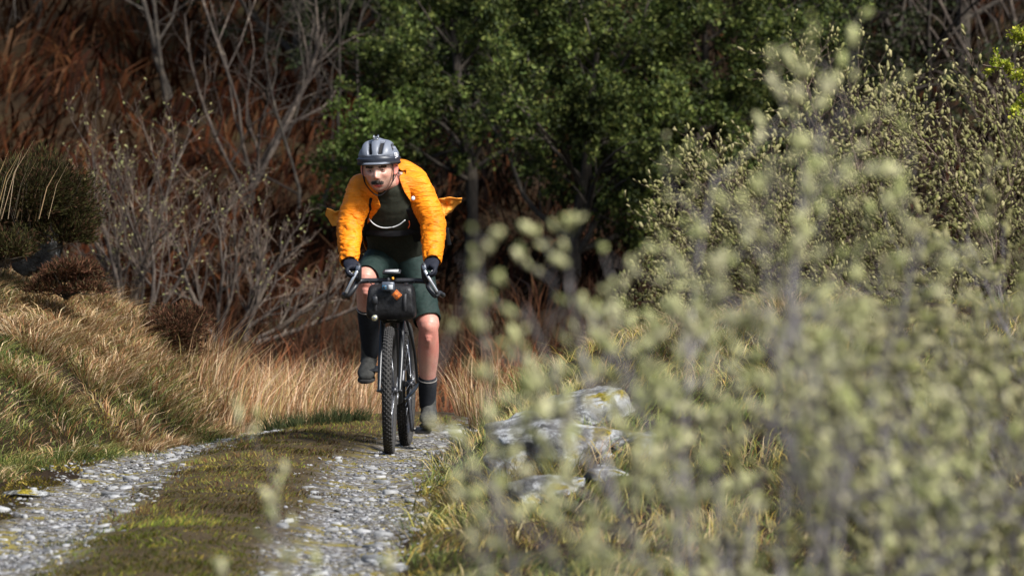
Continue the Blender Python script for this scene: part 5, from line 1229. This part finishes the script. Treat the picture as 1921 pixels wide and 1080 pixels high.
Geo().add(*tube(catmull(np.array([on_chest(x, y, .024) for x, y in ((765, 411), (767, 417), (764, 424))]), 8), .003, 6, 8)).build('zip_pull', M['red'], pack)
ribbon([loc(838, 428, -.02), loc(840, 445, -.03), loc(843, 460, -.04)], .012, .004, 'loose_strap', M['strap'])
# ------------------------------------------------------------------ helmet
helm = empty('helmet'); helm.parent = person
HO = np.array([-.012, 0, .058]); HRX = HR @ rotm(y=R(-7))
def hp(V): return np.asarray(V) @ HRX.T + HEAD + HO @ HRX.T
nu, nv = 190, 84
az = np.linspace(-math.pi, math.pi, nu, endpoint=False); el = np.linspace(-.22, math.pi / 2 - .01, nv)
A, E = np.meshgrid(az, el, indexing='ij')
def shell_pt(A, E, k=1.0, extra=0.0):
    x, y, z = np.cos(E) * np.cos(A), np.cos(E) * np.sin(A), np.sin(E)
    lo = np.clip(-E / .25, 0, 1)
    rx, ry, rz = np.where(x > 0, .128, .148), .117, .114
    return x * rx * k, y * ry * k * (1 - .03 * lo), z * rz * k
X, Y_, Z_ = shell_pt(A, E)
bnd = lambda v, lo, hi, w: sst(lo - w, lo + w, v) * (1 - sst(hi - w, hi + w, v))
ya = np.abs(Y_); fl = .14 * np.clip(Z_ - .03, 0, 1)
m1 = bnd(ya - fl, .018, .040, .003) * bnd(Z_, .026, .098, .005) * (X > -.01)
m1 = np.maximum(m1, bnd(ya, .018, .042, .003) * bnd(X, -.105, -.030, .006) * sst(.03, .05, Z_))
m2 = bnd(ya + .55 * X * 0 - .28 * (Z_ - .045), .074, .097, .003) * bnd(X + .5 * (Z_ - .04), -.035, .062, .006) * bnd(Z_, .014, .082, .005)
m2 = np.maximum(m2, bnd(ya, .062, .086, .003) * bnd(X, -.12, -.055, .005) * sst(.02, .04, Z_))
vent = np.maximum(m1, m2)
rib = .024 * np.cos(np.clip(Y_ / .117, -.9, .9) * 10.5) * sst(.0, .05, Z_)
wing = .05 * bnd(E, -.30, .02, .05) * np.clip(np.abs(np.sin(A)) * 1.1, 0, 1) - .03 * bnd(E, .06, .16, .04) * np.abs(np.sin(A))
k_ = 1 + rib + wing - .20 * vent
V = np.column_stack([(X * k_).ravel(), (Y_ * k_).ravel(), (Z_ * k_ - .012 * np.clip(-X / .12, 0, 1) * (1 - sst(0, .2, E)) + .010 * np.abs(np.sin(A)) ** 2 * (1 - sst(-.1, .1, E))).ravel()])
i, j = np.meshgrid(np.arange(nu), np.arange(nv - 1), indexing='ij'); i2 = (i + 1) % nu
F = np.stack([i * nv + j, i2 * nv + j, i2 * nv + j + 1, i * nv + j + 1], -1).reshape(-1, 4)
vd = vent.ravel()[F].mean(1) > .6; low = E.ravel()[F].mean(1) < .06 + .10 * np.cos(A.ravel()[F].mean(1)) ** 2
M['helmet'] = simple('matt_blue_grey_helmet', (.15, .165, .20), .42, 0, .08, 90, .15, .001)
M['helmet_navy'] = simple('matt_navy_helmet', (.028, .033, .048), .45, 0, .1, 90, .15, .001)
M['helmet_dark'] = simple('dark_helmet_foam', (.010, .010, .012), .9, 0, .3, 90, .3, .002)
so = Geo().add(hp(V), [F]).build('shell', [M['helmet'], M['helmet_dark'], M['helmet_navy']], helm)
so.data.polygons.foreach_set('material_index', np.where(vd, 1, np.where(low, 2, 0)).astype(np.int32))
lv, lf = sphere((0, 0, 0), 1, 40, 30); lv = lv * (np.where(lv[:, 0] > 0, .112, .128)[:, None] * (1, 0, 0) + np.array([0, .099, .095])); k = lv[:, 2] > -.022; kf = [f[np.all(k[f], 1)] for f in lf]
Geo().add(hp(lv), kf).build('liner', M['helmet_dark'], helm)
# lower rim band / small peak
a = np.linspace(-math.pi, math.pi, 73)[:-1]; xr, yr, zr = shell_pt(a, np.full(72, -.19), 1.03)
P = np.column_stack([xr, yr, zr - .012 * np.clip(-xr / .12, 0, 1) - .006 * np.clip(xr / .12, 0, 1)]); P = np.vstack([P, P[:1]])
Geo().add(*loft(hp(P), .0075, .006, side=HRX @ np.array([0, 0, 1.0]), n=10, m=100, dome=False)).build('rim_band', M['helmet_dark'], helm)
a = np.linspace(-.95, .95, 30); xr, yr, zr = shell_pt(a, np.full(30, -.17), 1.04)
pk = np.column_stack([xr, yr, zr]); pk2 = pk + np.column_stack([.014 * np.cos(a * 1.6) + .002, 0 * a, -.010 + 0 * a]); V = np.vstack([pk, pk2]); o = Geo().add(hp(V), [grid_faces(2, 30)]).build('peak', M['helmet'], helm); md = o.modifiers.new('t', 'SOLIDIFY'); md.thickness = .004
# lamp clip on the crown
G = Geo(); G.add(hp(box((.045, .0, .112), (.040, .026, .010), rotm(y=R(20)), .002)[0]), box((0, 0, 0), (1, 1, 1), None, .1)[1])
for y in (-.012, .012):
    V, F = box((.052, y, .122), (.026, .008, .012), rotm(y=R(20)), .002); G.add(hp(V), F)
V, F = box((.060, 0, .120), (.008, .034, .006), rotm(y=R(20)), .001); G.add(hp(V), F)
G.build('lamp_clip', M['alloy'], helm)
# white mark on the left side of the shell: two small strokes of lettering
G = Geo()
def hs_pt(a, e, k=1.045): x, y, z = shell_pt(np.array(a), np.array(e), k); return np.array([float(x), float(y), float(z)])
for strokes in ([(1.02, .22), (1.10, .22), (1.10, .10), (1.02, .10), (1.02, .22)], [(1.16, .24), (1.16, .04), (1.23, .04)], [(1.02, .0), (1.08, -.02), (1.10, .06)], [(1.20, .22), (1.26, .12), (1.20, .10)]):
    G.add(*tube(hp(np.array([hs_pt(a, e) for a, e in strokes])), .0022, 6))
G.build('helmet_mark', M['glove_print'], helm)
# straps under the chin
for s in (-1, 1):
    G = Geo()
    pts = np.array([(.030, s * .079, .025), (.031, s * .080, -.025), (.036, s * .070, -.068), (.048, s * .040, -.108), (.060, s * .014, -.127), (.062, 0, -.129)])
    G.add(*loft(toW(pts), .0085, .0025, side=HR @ np.array([1.0, 0, 0]), n=8, m=24))
    pts = np.array([(-.045, s * .082, .012), (-.022, s * .084, -.035), (.022, s * .074, -.062)]); G.add(*loft(toW(pts), .006, .002, side=HR @ np.array([1.0, 0, 0]), n=8, m=14))
    G.build('chin_strap', M['strap'], helm)
